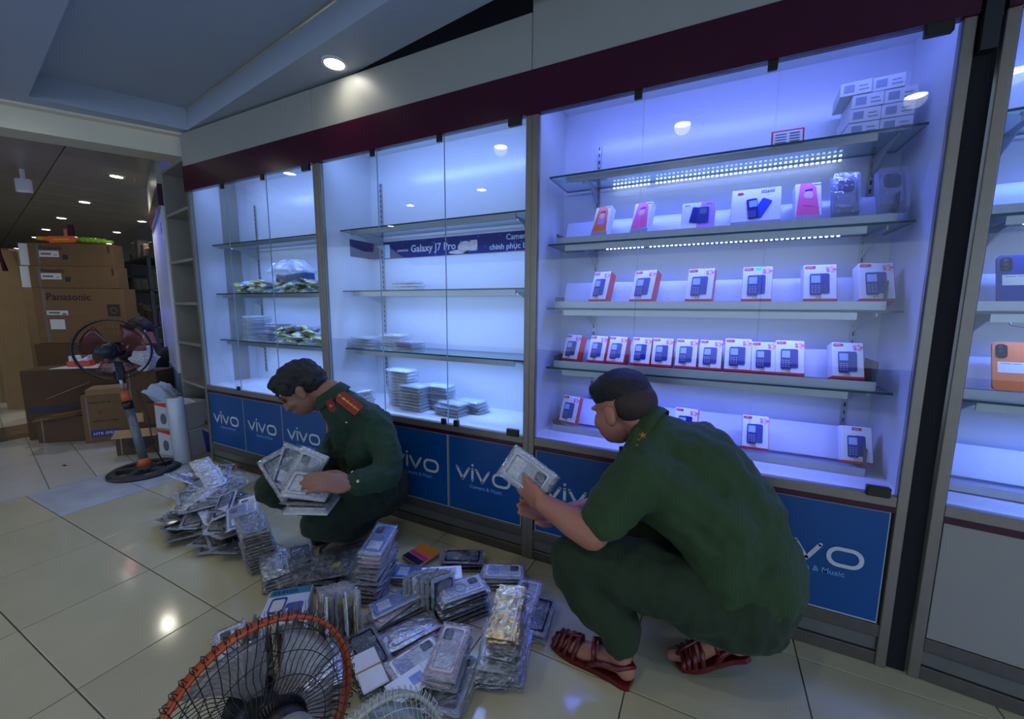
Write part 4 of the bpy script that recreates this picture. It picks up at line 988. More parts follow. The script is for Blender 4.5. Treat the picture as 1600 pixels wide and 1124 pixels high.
# red and white appliance boxes
for k, (P, z, lab) in enumerate([((-3.93, -.115), 0, 'lower white and red appliance box beside the film roll'), ((-3.95, -.11), .215, 'upper white and red appliance box beside the film roll')]):
    t = thing('appliance_box', lab, 'box', (P[0], P[1], z), R(12+k*3), 'white and red boxes beside the roll')
    bm = NB(); b2(bm, (0, 0, 0), (.30, .20, .21), .002); obj('carton_body', bm, mat('white_carton_gloss', '#c9ccd2', .35, var=.03), t)
    bm = NB(); prism(bm, [(0.001, .19), (.299, .15), (.299, .209), (.001, .209)], .0006, .0012, M=Matrix.Rotation(R(90), 4, 'X')); obj('red_band', bm, M_boxr, t)
    bm = NB(); b2(bm, (-.0012, .002, .17), (-.0002, .198, .209)); obj('red_band', bm, M_boxr, t)
    bm = NB(); prism(bm, [(.08+.03*math.cos(q*PI/8), .08+.045*math.sin(q*PI/8)) for q in range(16)], .0006, .0014, M=Matrix.Rotation(R(90), 4, 'X')); obj('appliance_print', bm, M_greyink, t)
    bm = NB()
    for q in range(7): b2(bm, (.16, -.0012, .03+q*.014), (.27, -.0004, .035+q*.014))
    obj('print_lines', bm, M_greyink, t, kind='stuff')
    if k:
        bm = NB(); prism(bm, [(0, .21), (.3, .21), (.22, .235), (.06, .235)], -.10, -.098, M=Matrix.Rotation(R(90), 4, 'X')); obj('carry_handle', bm, mat('white_carton_gloss'), t)
# stretch-film roll
t = thing('film_roll', 'tall pale roll of stretch film standing upright by the heap', 'roll', (-3.56, -.12, 0), (R(1), R(-2), 0))
bm = NB(); lathe(bm, [(.022, 0), (.052, 0), (.054, .01), (.054, .50), (.05, .51), (.026, .51), (.024, .50), (.022, .49)], 28); obj('film', bm, mat('stretch_film', '#b9c3cc', .22, var=.04, scale=6, coat=.4), t)
bm = NB(); lathe(bm, [(.019, -.0), (.0235, -.0), (.0235, .515), (.019, .515), (.019, 0)], 20); obj('core', bm, M_card_l, t)
# blue bucket and oddments beneath the side shelf
t = thing('bucket', 'small blue bucket of odds and ends under the side shelf', 'bucket', (-3.66, .16, .0))
bm = NB(); lathe(bm, [(0, .0), (.07, .0), (.09, .21), (.094, .22), (.086, .215), (.068, .008), (0, .006)], 24); obj('pail', bm, mat('blue_plastic', '#2c4fae', .35), t)
bm = NB(); tube(bm, [(.09*math.cos(a), .09*math.sin(a)*.3, .21+.0*a) for a in [k*PI/10 for k in range(11)]], .003, 5); obj('handle', bm, M_alu_l, t)
for k in range(6): 
    bm = NB(); box(bm, (random.uniform(-.04, .04), random.uniform(-.04, .04), .22), (.05, .04, .06), (random.random(), random.random(), random.random()), bev=.004); obj('oddment', bm, mat('oddment%d' % k, ['#4a4f44', '#6b5a48', '#33383c', '#7a6d3c', '#3c4a58', '#5a3a34'][k], .6), t)
# bags and boxes on the second case
t = thing('carrier_bag', 'white carrier bag tied with string, hanging by the second showcase', 'bag', (-4.46, .06, .62), (0, 0, R(30)))
random.seed(8); bm = NB(); crinkle(bm, .16, .14, .22, 9, 9, .012); o = obj('bag', bm, mat('white_bag_plastic', '#c8cbd8', .4, bump=.6, bscale=18), t, (0, 0, .11), (0, R(0), 0))
bm = NB(); tube(bm, [(0, 0, .22), (.01, 0, .30), (.03, .0, .36)], .006, 6); obj('bag_handle', bm, mat('white_bag_plastic'), t)
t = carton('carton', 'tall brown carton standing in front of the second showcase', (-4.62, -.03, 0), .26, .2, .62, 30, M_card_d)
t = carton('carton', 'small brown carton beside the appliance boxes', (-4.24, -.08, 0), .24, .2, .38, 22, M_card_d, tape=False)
bm = NB(); random.seed(4); crinkle(bm, .20, .16, .16, 8, 8, .014); tag(obj('carrier_bag', bm, mat('blue_white_bag', '#a9c0de', .4, bump=.5, bscale=20), None, (-4.12, .02, .46), (R(10), R(20), R(20))), 'pale blue carrier bag slumped above the appliance boxes', 'bag')
for k, (x, y, z, s, c, lab) in enumerate([(-5.28, -.10, .62, (.13, .09, .05), '#e2e2e4', 'small white box on top of the orange one'), (-5.28, -.10, .57, (.16, .10, .05), '#e04a22', 'small orange-red box on the dark cardboard box')]):
    tag(obj('small_box', (lambda b: (box(b, (0, 0, s[2]/2), s, bev=.003), b)[1])(NB()), mat('sb'+c, c, .4, var=.1, scale=40), None, (x, y, z+.055), (0, 0, R(50))), lab, 'box')
bm = NB(); b2(bm, (-.22, -.14, 0), (.22, .14, .004)); tag(obj('papers', bm, M_paperw, None, (-5.20, -.06, .621), (0, 0, R(40))), 'loose papers lying under the small orange-red box', 'paper')
# tall items beyond the stack
for k, (x, y, w, h, lab) in enumerate([(-7.15, -.20, .30, 1.78, 'nearest to the carton stack'), (-7.75, -.12, .30, 1.85, 'behind the nearest one')]):
    carton('tall_carton', 'tall upright brown carton leaning row, ' + lab, (x, y, 0), w, .25, h, 40, M_card_l, group='tall cartons beyond the stack')
t = thing('wrapped_appliance', 'tall appliance wrapped in whitish plastic film on the walkway', 'appliance', (-8.2, -.62, 0), R(20))
bm = NB(); b2(bm, (-.3, -.25, .12), (.3, .25, .95), .01); obj('appliance_body', bm, mat('pale_grey_body', '#9aa09c', .4), t)
random.seed(9); bm = NB(); crinkle(bm, .74, .9, .62, 10, 12, .03); obj('plastic_wrap', bm, M_bag_c, t, (0, 0, .55), (R(90), 0, 0))
for k in range(4):
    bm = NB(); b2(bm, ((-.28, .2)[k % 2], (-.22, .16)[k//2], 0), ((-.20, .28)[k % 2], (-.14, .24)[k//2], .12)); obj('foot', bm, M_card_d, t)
t = thing('display_rack', 'dark display rack with a white pillar behind the wrapped appliance', 'rack', (-10.4, -.35, 0), R(20))
bm = NB(); b2(bm, (-.5, -.3, 0), (.4, .3, 1.75), .01); obj('rack_body', bm, M_black, t); bm = NB(); b2(bm, (.05, -.34, .5), (.14, -.30, 1.55)); obj('white_strip', bm, M_paperw, t)
# red rod leaning up
bm = NB(); tube(bm, [(-6.86, -.13, 1.55), (-6.93, -.16, 2.18)], .014, 6); tube(bm, [(-6.83, -.12, 1.55), (-6.98, -.19, 2.12)], .014, 6)
tag(obj('red_rod', bm, M_maroon), 'dark red folded rod rising behind the carton stack', 'rod')
# dim shelving of the back shop
t = thing('stock_rack', 'dim metal rack of bagged goods behind the seated helper', 'rack', (-7.4, 1.35, 0), R(170))
for x in (0, 1.5):
    for y in (-.45, 0):
        bm = NB(); b2(bm, (x-.02, y-.02, 0), (x+.02, y+.02, 1.9)); obj('rack_post', bm, M_black, t)
for z in (.3, .85, 1.4, 1.88):
    bm = NB(); b2(bm, (-.02, -.47, z), (1.52, .02, z+.03)); obj('rack_shelf', bm, mat('dark_rack', '#2a2b2c', .5), t)
random.seed(15)
M_dim = [mat('dim_goods%d' % k, c, .5, var=.2, scale=20) for k, c in enumerate(['#55524c', '#3a3d42', '#6b6a66', '#4c3f36', '#7c7f80'])]
n = 0
for z in (.33, .88, 1.43, 1.91):
    for k in range(5):
        n += 1
        s = (random.uniform(.16, .24), random.uniform(.2, .3), random.uniform(.14, .34))
        tag(obj('stock_item', (lambda b: (box(b, (0, 0, s[2]/2), s, bev=.015), b)[1])(NB()), random.choice(M_dim), None, Vector((-7.4, 1.35, z)) + Matrix.Rotation(R(170), 3, 'Z') @ Vector((.16+k*.29, -.2, 0)), (0, 0, R(170))),
            'dim packed item on the metal rack, %s on the %s board' % (ORD[k+1], ['lowest', 'second', 'third', 'top'][int((z-.2)/.5)]), 'stock item', 'stock on the dim metal rack')
t = thing('stock_rack', 'second dim rack farther back with dark rolls on top', 'rack', (-9.4, 1.9, 0), R(170))
for z in (.5, 1.1, 1.7):
    bm = NB(); b2(bm, (0, -.5, z), (1.8, 0, z+.03)); obj('rack_shelf', bm, mat('dark_rack'), t)
for x in (0, 1.76):
    bm = NB(); b2(bm, (x, -.5, 0), (x+.04, 0, 2.1)); obj('rack_side', bm, mat('dark_rack'), t)
bm = NB(); b2(bm, (-.15, -.15, 0), (.15, .15, ZF)); tag(obj('pillar', bm, M_headwhite, None, (-13.2, 2.9, 0)), 'slim pale pillar at the end of the back shop', 'pillar'); bpy.data.objects['pillar']['kind'] = 'structure'
for k, (x, y, h) in enumerate([(-12.2, -.1, 1.5), (-11.6, -1.4, 1.6), (-13.6, -1.2, 1.7), (-11.2, 1.5, 1.5)]):
    tag(obj('far_cabinet', (lambda b: (b2(b, (-.4, -.4, 0), (.4, .4, h), .02), b)[1])(NB()), M_dim[k % 5], None, (x, y, 0), (0, 0, R(-10))), 'dim cabinet far down the back shop, ' + ['beyond the rack', 'by the cream wall', 'in the far corner', 'before the pillar'][k], 'cabinet', 'far cabinets')

# ---------------------------------------------------------------- fans
M_grille_d = mat('dark_grille_wire', '#1c1a1e', .35, .3); M_grille_w = mat('white_grille_wire', '#b9c2bb', .4)
def fan_head(t, Rr, wire_m, rim_m, hub_m, blade_m, cap_m, depth=.10, nw=54, curl=True, motor=.14, wr=.0011):
    """fan built round local z: front at -z, motor at +z"""
    bm = NB(); frame(bm, [(Rr*1.0*math.cos(2*PI*k/64), Rr*math.sin(2*PI*k/64)) for k in range(64)], [((Rr-.008)*math.cos(2*PI*k/64), (Rr-.008)*math.sin(2*PI*k/64)) for k in range(64)], -.013, .013)
    obj('rim', bm, rim_m, t, smooth=True)
    for side, nm in ((1, 'rear_grille'), (-1, 'front_grille')):
        bm = NB()
        for k in range(nw):
            a = 2*PI*k/nw; pts = []
            for q in range(9):
                f = q/8; r_ = .045+(Rr-.045+(.006 if q == 8 else 0))*f; z = side*depth*(1-f**2.6)*.95+side*.006
                aa = a+(.55*(1-f) if curl else 0)*side+(.05*math.sin(f*14)*(1-f))
                pts.append((r_*math.cos(aa), r_*math.sin(aa), z))
            tube(bm, pts, wr, 3)
        for f in (.35, .62, .85):
            r_ = .045+(Rr-.045)*f; tube(bm, [(r_*math.cos(2*PI*k/48), r_*math.sin(2*PI*k/48), side*depth*(1-f**2.6)*.95+side*.006) for k in range(48)], wr, 3, closed=True)
        # loops that clip over the rim
        for k in range(nw//1):
            a = 2*PI*k/nw
            if side == 1: tube(bm, [((Rr+d_)*math.cos(a+e), (Rr+d_)*math.sin(a+e), z) for d_, e, z in ((-.004, -.02, .012), (.009, -.018, .010), (.012, 0, .004), (.009, .018, .010), (-.004, .02, .012))], .0012, 3)
        obj(nm, bm, wire_m, t, kind='stuff')
    bm = NB(); lathe(bm, [(0, -depth*.98), (.050, -depth*.98), (.052, -depth*.9), (0, -depth*.88)], 24); obj('front_badge', bm, hub_m, t)
    bm = NB(); lathe(bm, [(0, depth*.98+.004), (.058, depth*.98), (.060, depth*.88), (.0, depth*.86)], 28); obj('rear_plate', bm, hub_m, t)
    bm = NB(); lathe(bm, [(0, -.045), (.035, -.042), (.04, -.02), (.04, .03), (.0, .035)], 24); obj('hub', bm, hub_m, t)
    for k in range(3 if blade_m is not M_blade_g else 5):
        n_ = 3 if blade_m is not M_blade_g else 5
        bm = NB(); g = []
        for i in range(7):
            f = i/6; r_ = .03+(Rr*.86-.03)*f; row = []
            for j in range(7):
                s_ = (j/6-.5)*(.55+.75*f-.35*f*f)*(1.0 if n_ == 5 else 1.5); aa = s_+.25*f
                row.append((r_*math.cos(aa), r_*math.sin(aa), -.01-.028*math.sin(s_*1.3)))
            g.append(row)
        va = [[bm.verts.new(p) for p in row] for row in g]; vb = [[bm.verts.new((p[0], p[1], p[2]+.0018)) for p in row] for row in g]
        for i in range(6):
            for j in range(6):
                bm.faces.new((va[i][j], va[i][j+1], va[i+1][j+1], va[i+1][j])); bm.faces.new((vb[i][j], vb[i+1][j], vb[i+1][j+1], vb[i][j+1]))
        for i in range(6):
            for j in (0, 6): bm.faces.new((va[i][j], va[i+1][j], vb[i+1][j], vb[i][j]))
        for j in range(6):
            for i in (0, 6): bm.faces.new((va[i][j], vb[i][j], vb[i][j+1], va[i][j+1]))
        bmesh.ops.rotate(bm, verts=bm.verts, cent=(0, 0, 0), matrix=Matrix.Rotation(2*PI*k/n_+.4, 3, 'Z'))
        obj('blade', bm, blade_m, t, smooth=True)
    bm = NB(); lathe(bm, [(0, depth), (.046, depth), (.050, depth+.01), (.050, depth+.045), (0, depth+.045)], 28); obj('motor_neck', bm, hub_m, t)
    bm = NB(); z = depth+.04
    lathe(bm, [(0, z), (.046, z), (.050, z+.008), (.050, z+.045), (.045, z+motor*.55), (.030, z+motor*.7), (0, z+motor*.72)], 32)
    obj('motor_housing', bm, cap_m, t)
M_blade_g = clear('smoky_blade', (.70, .68, .68), .15, .08, .4, haze=.30, hazecol=(.42, .40, .40))
M_blade_w = clear('blue_tint_blade', (.62, .70, .80), .15, .08, .4, haze=.35, hazecol=(.42, .50, .58))
M_blade_r = clear('dark_red_blade', (.62, .40, .42), .15, .05, .3, haze=.18, hazecol=(.25, .06, .07))
def aim(loc, front):
    z = -(Vector(front)-Vector(loc)).normalized(); q = z.to_track_quat('Z', 'Y'); return q.to_euler()
def dpt(px, py, z): return CAMP + (_f + _r*((px-800)/625.64) + _u*((562-py)/625.64))*z
# near fan with an orange rim, seen from behind
c = dpt(410, 1122, .80)
M_orim = mat('orange_rim', '#b04a22', .32, var=.05)
t = thing('pedestal_fan', 'near fan with orange rim and dark wire grille, seen from behind', 'fan', c, aim(c, c + Vector((-.94, .21, -.235))))
fan_head(t, .180, M_grille_d, M_orim, M_black, M_blade_g, mat('pale_grey_housing', '#8f9a98', .35), .075, 60)
bm = NB(); tube(bm, [(0, 0, .20), (.0, -.10, .22)], .02, 10); obj('tilt_joint', bm, mat('pale_grey_housing'), t)
# stand for it, upright in the world
def stand(name, label, p, h, m_, br=.20, cat='fan'):
    s = thing(name, label, cat, (p[0], p[1], 0), 0)
    bm = NB(); lathe(bm, [(0, 0), (br, 0), (br, .012), (br*.9, .03), (.04, .045), (.03, .06), (0, .06)], 40); obj('base', bm, m_, s)
    bm = NB(); cyl(bm, (0, 0, h/2+.03), .014, h-.06, seg=14); obj('pole', bm, M_alu_l, s)
    return s
# white fan at the lower edge
c2 = dpt(583, 1250, .80)
t = thing('desk_fan', 'white wire-grille fan peeping in at the lower edge', 'fan', c2, aim(c2, c2 + Vector((-.94, .21, -.235))))
fan_head(t, .175, M_grille_w, mat('cream_rim', '#b5b9a6', .4), M_blade_w and mat('pale_hub', '#aab2b0', .4), M_blade_w, mat('pale_hub'), .08, 70, curl=False)
# pole fan by the cartons
t = thing('floor_fan', 'tall pole fan with round black spoked base, facing the cartons', 'fan', (-3.62, -.33, 0), 0)
M_fb = mat('charcoal_base', '#26282c', .45, var=.1)
bm = NB(); n = 48
Ro, Ri = .205, .150
lathe(bm, [(Ri, .006), (Ri, .028), (Ri+.012, .034), (Ro-.02, .030), (Ro, .016), (Ro, .0), (Ri, .0), (Ri, .006)], n)
obj('base_ring', bm, M_fb, t, smooth=True)
for k in range(5):
    a = 2*PI*k/5+.3
    bm = NB(); prism(bm, [(.03, -.028), (Ri+.01, -.020), (Ri+.01, .020), (.03, .028)], .008, .034, M=Matrix.Rotation(a, 4, 'Z')); obj('base_spoke', bm, M_fb, t)
bm = NB(); lathe(bm, [(0, .0), (.062, .0), (.062, .045), (0, .05)], 24); obj('base_hub', bm, M_fb, t)
M_or2 = mat('orange_collar', '#c2602a', .4)
bm = NB(); lathe(bm, [(.034, .045), (.046, .048), (.030, .095), (.024, .10), (0, .10)], 20); obj('collar', bm, M_or2, t)
top = Vector((-.155, -.035, .78)); bot = Vector((0, 0, .08))
def seg_(a, b): return [bot.lerp(top, a), bot.lerp(top, b)]
bm = NB(); tube(bm, seg_(0, .55), .026, 14); obj('lower_pole', bm, mat('worn_grey_pole', '#6c7274', .4, .3, var=.2, scale=30), t)
bm = NB(); tube(bm, seg_(.54, .62), .030, 14); obj('black_clamp', bm, M_black, t)
bm = NB(); tube(bm, seg_(.61, .73), .026, 14); obj('orange_clamp', bm, M_or2, t)
bm = NB(); tube(bm, seg_(.72, .92), .011, 12); obj('chrome_pole', bm, M_alu_l, t)
bm = NB(); p = bot.lerp(top, .93); box(bm, p, (.055, .045, .13), (0, R(-10), 0), bev=.006); cb_ = obj('control_box', bm, M_black, t); bm = NB(); box(bm, p+Vector((.004, -.024, .03)), (.04, .003, .06), (0, R(-10), 0)); obj('control_panel', bm, mat('grey_panel', '#8e9496', .4), cb_)
bm = NB(); tube(bm, [(.02, 0, .60), (.06, .03, .40), (.075, .03, .2), (.12, .08, .02)], .004, 6); obj('power_lead', bm, M_black, t)
hc = Vector((-3.62, -.33, 0))+top+Vector((-.02, 0, .10))
h = thing('fan_head', 'dark motor and faint red-bladed grille of the pole fan', 'fan', hc, aim(hc, hc+Vector((-.75, .55, -.02))))
h.parent = t; h.location = hc-Vector((-3.62, -.33, 0)); del h['label']; del h['category']
fan_head(h, .215, M_grille_d, M_black, M_black, M_blade_r, mat('dark_motor_blue', '#152230', .4), .07, 46, curl=False, motor=.12, wr=.0005)
# ---------------------------------------------------------------- people
def grow(name, chains, blobs, voxel, mats, parent, smooth_it=4, disp=None, fold=None, cut=None):
    """one continuous surface: tapered limbs and blobs fused by a voxel remesh and smoothed"""
    bm = NB()
    for ch in chains:
        for (p, r_), (q, s_) in zip(ch, ch[1:]):
            p, q = Vector(p), Vector(q); n = 14
            t_ = (q-p)
            if t_.length < 1e-4: continue
            rot = t_.to_track_quat('Z', 'Y').to_matrix().to_4x4()
            g = bmesh.ops.create_cone(bm, cap_ends=True, segments=n, radius1=r_, radius2=s_, depth=t_.length)
            bmesh.ops.transform(bm, verts=g['verts'], matrix=Matrix.Translation((p+q)/2) @ rot)
        for p, r_ in ch:
            g = bmesh.ops.create_icosphere(bm, subdivisions=2, radius=r_); bmesh.ops.translate(bm, verts=g['verts'], vec=Vector(p))
    for b_ in blobs:
        c_, s_ = b_[0], b_[1]; rt = b_[2] if len(b_) > 2 else (0, 0, 0)
        g = bmesh.ops.create_icosphere(bm, subdivisions=3, radius=1)
        M_ = Matrix.Translation(Vector(c_)) @ (rt if isinstance(rt, Matrix) else Euler(rt).to_matrix().to_4x4()) @ Matrix.Diagonal((*s_, 1))
        bmesh.ops.transform(bm, verts=g['verts'], matrix=M_)
    me = bpy.data.meshes.new(name+'_tmp'); bm.to_mesh(me); bm.free()
    o = bpy.data.objects.new(name+'_tmp', me); COL.objects.link(o)
    rm = o.modifiers.new('r', 'REMESH'); rm.mode = 'VOXEL'; rm.voxel_size = voxel; rm.use_smooth_shade = True
    sm = o.modifiers.new('s', 'SMOOTH'); sm.factor = .6; sm.iterations = smooth_it
    if disp:
        tx = bpy.data.textures.new(name+'_t', 'CLOUDS'); tx.noise_scale = disp[1]; tx.noise_depth = 2
        dm = o.modifiers.new('d', 'DISPLACE'); dm.texture = tx; dm.strength = disp[0]; dm.mid_level = .5; dm.texture_coords = 'GLOBAL'
    dg = bpy.context.evaluated_depsgraph_get(); m2 = bpy.data.meshes.new_from_object(o.evaluated_get(dg))
    bpy.data.objects.remove(o)
    m2.materials.clear()
    for m_ in (mats if isinstance(mats, (list, tuple)) else [mats]): m2.materials.append(m_)
    if cut:
        b = NB(); b.from_mesh(m2); bmesh.ops.delete(b, geom=[v for v in b.verts if cut(v.co)], context='VERTS'); b.to_mesh(m2); b.free()
    for p in m2.polygons: p.use_smooth = True
    m2.name = name
    o = bpy.data.objects.new(name, m2); COL.objects.link(o)
    if parent: o.parent = parent
    return o
def skin_mat(name, c):
    m_ = mat(name, c, .5, var=.08, scale=12, bump=.04, bscale=120); m_.node_tree.nodes['Principled BSDF'].inputs['Subsurface Weight'].default_value = .08
    m_.node_tree.nodes['Principled BSDF'].inputs['Subsurface Radius'].default_value = (.02, .008, .004); return m_
M_skin = skin_mat('skin', '#8a6250'); M_skin2 = skin_mat('skin_tan', '#a8705a')
M_hair = mat('black_hair', '#0b0b10', .55, var=.3, scale=90, bump=.5, bscale=220)
def cloth(name, c):
    m_ = mat(name, c, .85, var=.10, scale=7, bump=.16, bscale=11); m_.node_tree.nodes['Principled BSDF'].inputs['Sheen Weight'].default_value = .04; return m_
M_uni = cloth('dark_green_uniform', '#163521'); M_uni2 = cloth('olive_green_shirt', '#263f1b'); M_trs = cloth('dark_olive_trousers', '#1b2c12'); M_trs2 = cloth('dark_green_trousers', '#142411')
M_boardred = mat('red_shoulder_board', '#7c1420', .5, var=.05); M_gold = mat('gold_piping', '#c9982f', .3, .7); M_silver = mat('silver_button', '#c3c0ae', .25, .8)
M_sandal = mat('maroon_rubber_sandal', '#5c1418', .28, var=.08)
def frm(fwd, up):
    """matrix with x to the figure's left, y forward, z up"""
    f_ = Vector(fwd).normalized(); u_ = Vector(up); u_ = (u_-f_*u_.dot(f_)).normalized(); l_ = u_.cross(f_)*1.0
    l_ = f_.cross(u_)*-1
    return Matrix(((l_.x, f_.x, u_.x, 0), (l_.y, f_.y, u_.y, 0), (l_.z, f_.z, u_.z, 0), (0, 0, 0, 1)))
def headparts(c, fwd, up, s=1.0, jaw=1.0):
    """blobs of a head centred on c; local x = ear side, y = face, z = crown"""
    Mx = frm(fwd, up); c = Vector(c)
    def L(x, y, z): return c + (Mx @ Vector((x*s, y*s, z*s, 0)).to_4d()).to_3d() if False else c + Mx.to_3x3() @ (Vector((x, y, z))*s)
    R4 = Mx.to_3x3().to_4x4()
    B = [(L(0, -.012, .030), (.074*s, .093*s, .086*s), R4), (L(0, .030, -.030), (.060*s*jaw, .062*s, .075*s), R4), (L(0, .052, -.075), (.034*s*jaw, .030*s, .026*s), R4),
         (L(0, .098, -.020), (.011*s, .016*s, .024*s), R4), (L(0, .106, -.034), (.016*s, .012*s, .010*s), R4),
         (L(0, .078, .022), (.052*s, .016*s, .012*s), R4), (L(0, .088, -.062), (.023*s, .010*s, .006*s), R4), (L(0, .085, -.072), (.020*s, .010*s, .006*s), R4),
         (L(.042, .055, -.025), (.026*s, .026*s, .024*s), R4), (L(-.042, .055, -.025), (.026*s, .026*s, .024*s), R4)]
    for sx in (-1, 1):
        B += [(L(.078*sx, -.008, -.012), (.009*s, .019*s, .031*s), R4), (L(.082*sx, -.014, .004), (.007*s, .019*s, .018*s), R4)]
    return B, L, R4
def hand_chains(w, d_, n_, size=1.0, curl=.5, side=1, spread=.012, thumb_dir=None):
    """palm and five fingers: w wrist point, d_ finger direction, n_ palm normal (fingers curl towards it)"""
    w = Vector(w); d_ = Vector(d_).normalized(); n_ = Vector(n_); n_ = (n_-d_*n_.dot(d_)).normalized(); s_ = d_.cross(n_)*side
    ch = []; k = size
    pal = w+d_*.045*k
    for i, (off, ln, r_) in enumerate(((.030, .068, .0085), (.010, .078, .0088), (-.010, .073, .0085), (-.029, .058, .0075))):
        base = w+d_*.085*k+s_*off*k; a = curl*(.8+.12*i)
        p1 = base+(d_*math.cos(a*.6)+n_*math.sin(a*.6))*ln*.45*k; p2 = p1+(d_*math.cos(a*1.5)+n_*math.sin(a*1.5))*ln*.32*k; p3 = p2+(d_*math.cos(a*2.2)+n_*math.sin(a*2.2))*ln*.25*k
        ch.append([(w+d_*.03*k+s_*off*.7*k, .012*k), (base, .0105*k), (p1, r_*k), (p2, r_*.93*k), (p3, r_*.8*k)])
    tb = w+d_*.022*k+s_*.026*k; t1 = tb+(s_*.6+d_*.65+n_*.35).normalized()*.036*k; t2 = t1+(s_*.25+d_*.8+n_*.55).normalized()*.030*k; t3 = t2+(d_*.85+n_*.5).normalized()*.022*k
    ch.append([(tb, .014*k), (t1, .0115*k), (t2, .010*k), (t3, .0082*k)])
    Mh = frm(d_, n_)
    return ch, [(pal, (.040*k, .052*k, .0145*k), Mh)]
def star(bm, c, r_, M_):
    prism(bm, [((r_ if q % 2 == 0 else r_*.42)*math.cos(q*PI/5)+c[0], (r_ if q % 2 == 0 else r_*.42)*math.sin(q*PI/5)+c[1]) for q in range(10)], 0, .002, M=M_)
def shoulder_board(parent, c, along, up, w=.05, l=.115, red=True):
    a = Vector(along).normalized(); u_ = Vector(up); u_ = (u_-a*u_.dot(a)).normalized(); x = a.cross(u_)
    M_ = Matrix(((x.x, a.x, u_.x, c[0]), (x.y, a.y, u_.y, c[1]), (x.z, a.z, u_.z, c[2]), (0, 0, 0, 1)))
    bm = NB(); prism(bm, [(-w/2, -l/2), (w/2, -l/2), (w/2, l*.38), (0, l/2), (-w/2, l*.38)], 0, .006, M=M_)
    b = obj('shoulder_board', bm, M_boardred if red else M_uni2, parent)
    bm = NB(); 
    if red: frame(bm, [(-w/2, -l/2), (w/2, -l/2), (w/2, l*.38), (0, l/2), (-w/2, l*.38)], [(-w/2+.004, -l/2+.004), (w/2-.004, -l/2+.004), (w/2-.004, l*.36), (0, l/2-.006), (-w/2+.004, l*.36)], .006, .008, M=M_); obj('board_piping', bm, mat('red_piping', '#a01c22', .5), b)
    else: bm.free()
    bm = NB()
    for k in range(4): star(bm, (0, -l*.30+k*l*.17), .0085 if red else .014, M_ @ Matrix.Translation((0, 0, .006)))
    star(bm, (0, l*.40), .006, M_ @ Matrix.Translation((0, 0, .006)))
    if red: prism(bm, [(-.003, -l/2+.003), (.003, -l/2+.003), (.003, l*.3), (-.003, l*.3)], .006, .0068, M=M_)
    obj('stars', bm, M_gold, b, kind='stuff')
def button(parent, c, n_, r_=.007, on=None):
    if on is not None:
        okk, hit, nn, _i = on.closest_point_on_mesh(Vector(c))
        if okk: c, n_ = hit, nn
    q = Vector(n_).to_track_quat('Z', 'Y').to_matrix().to_4x4(); bm = NB(); lathe(bm, [(0, 0), (r_, 0), (r_, .002), (r_*.6, .0045), (0, .005)], 12, M=Matrix.Translation(Vector(c)) @ q); obj('button', bm, M_silver, parent)
def D(px, py, z): return Vector(dpt(px, py, z))

# ---- man in the foreground, crouching with his back to the camera
rm = thing('person', 'crouching man in short-sleeved olive shirt and maroon sandals, seen from behind', 'person', (.0, -.25, 0)); ro = Vector((.0, -.25, 0))
def lo(p): return Vector(p)-ro
pel = Vector((.10, -.22, .31)); hipL = Vector((.06, -.33, .31)); hipR = Vector((.13, -.16, .31))
mid = Vector((.08, -.21, .52)); chest = Vector((-.05, -.20, .69)); neck = D(1018, 668, 1.36); headc = D(972, 640, 1.42)
shL = D(1000, 735, 1.27); shR = Vector((-.05, -.125, .715))
elL = D(925, 835, 1.24); wrL = D(848, 786, 1.335)
elR = Vector((-.26, -.16, .47)); wrR = D(880, 800, 1.44)
knL = D(890, 868, 1.31); anL = Vector((-.205, -.44, .10)); knR = Vector((-.20, -.20, .34)); anR = Vector((.10, -.265, .13))
hfw = Vector((-.88, .36, -.34)); hup = Vector((-.25, .10, 1.0))
B, L, R4 = headparts(lo(headc), hfw, hup, 1.12, 1.15)
hd = D(822, 762, 1.375)
chL, blL = hand_chains(lo(wrL), (hd-wrL), Vector((-.25, .85, .25)), 1.05, .75, 1)
chR, blR = hand_chains(lo(wrR), Vector((-.6, -.3, .1)), Vector((.1, -.5, .5)), 1.1, .4, -1)
ch = [[(lo(pel), .11), (lo(mid), .11), (lo(chest)+Vector((0, 0, -.04)), .10), (lo(neck), .060), (L(0, -.03, -.02), .060)],
      [(lo(shL), .05), (lo(elL), .050), (lo(elL.lerp(wrL, .35)), .049), (lo(wrL), .031)], [(lo(shR)+Vector((0, 0, -.02)), .045), (lo(elR), .042), (lo(wrR), .027)],
      [(lo(knL), .05), (lo(anL)+Vector((0, 0, .04)), .036), (lo(anL), .036), (lo(anL)+Vector((.03, -.005, -.055)), .032)], [(lo(anL)+Vector((.0, 0, -.04)), .034), (lo(anL)+Vector((-.12, .015, -.065)), .030), (lo(anL)+Vector((-.20, .025, -.075)), .020)],
      [(lo(knR), .05), (lo(anR), .036), (lo(anR)+Vector((.045, .01, -.02)), .033)], [(lo(anR), .034), (lo(anR)+Vector((-.09, -.02, -.09)), .030), (lo(anR)+Vector((-.15, -.03, -.105)), .020)]]
for sx in (-1, 1): B += [(L(.088*sx, -.012, -.008), (.010, .022, .036), R4)]
grow('body', ch+chL+chR, B+blL+blR, .0055, M_skin2, rm, 3)
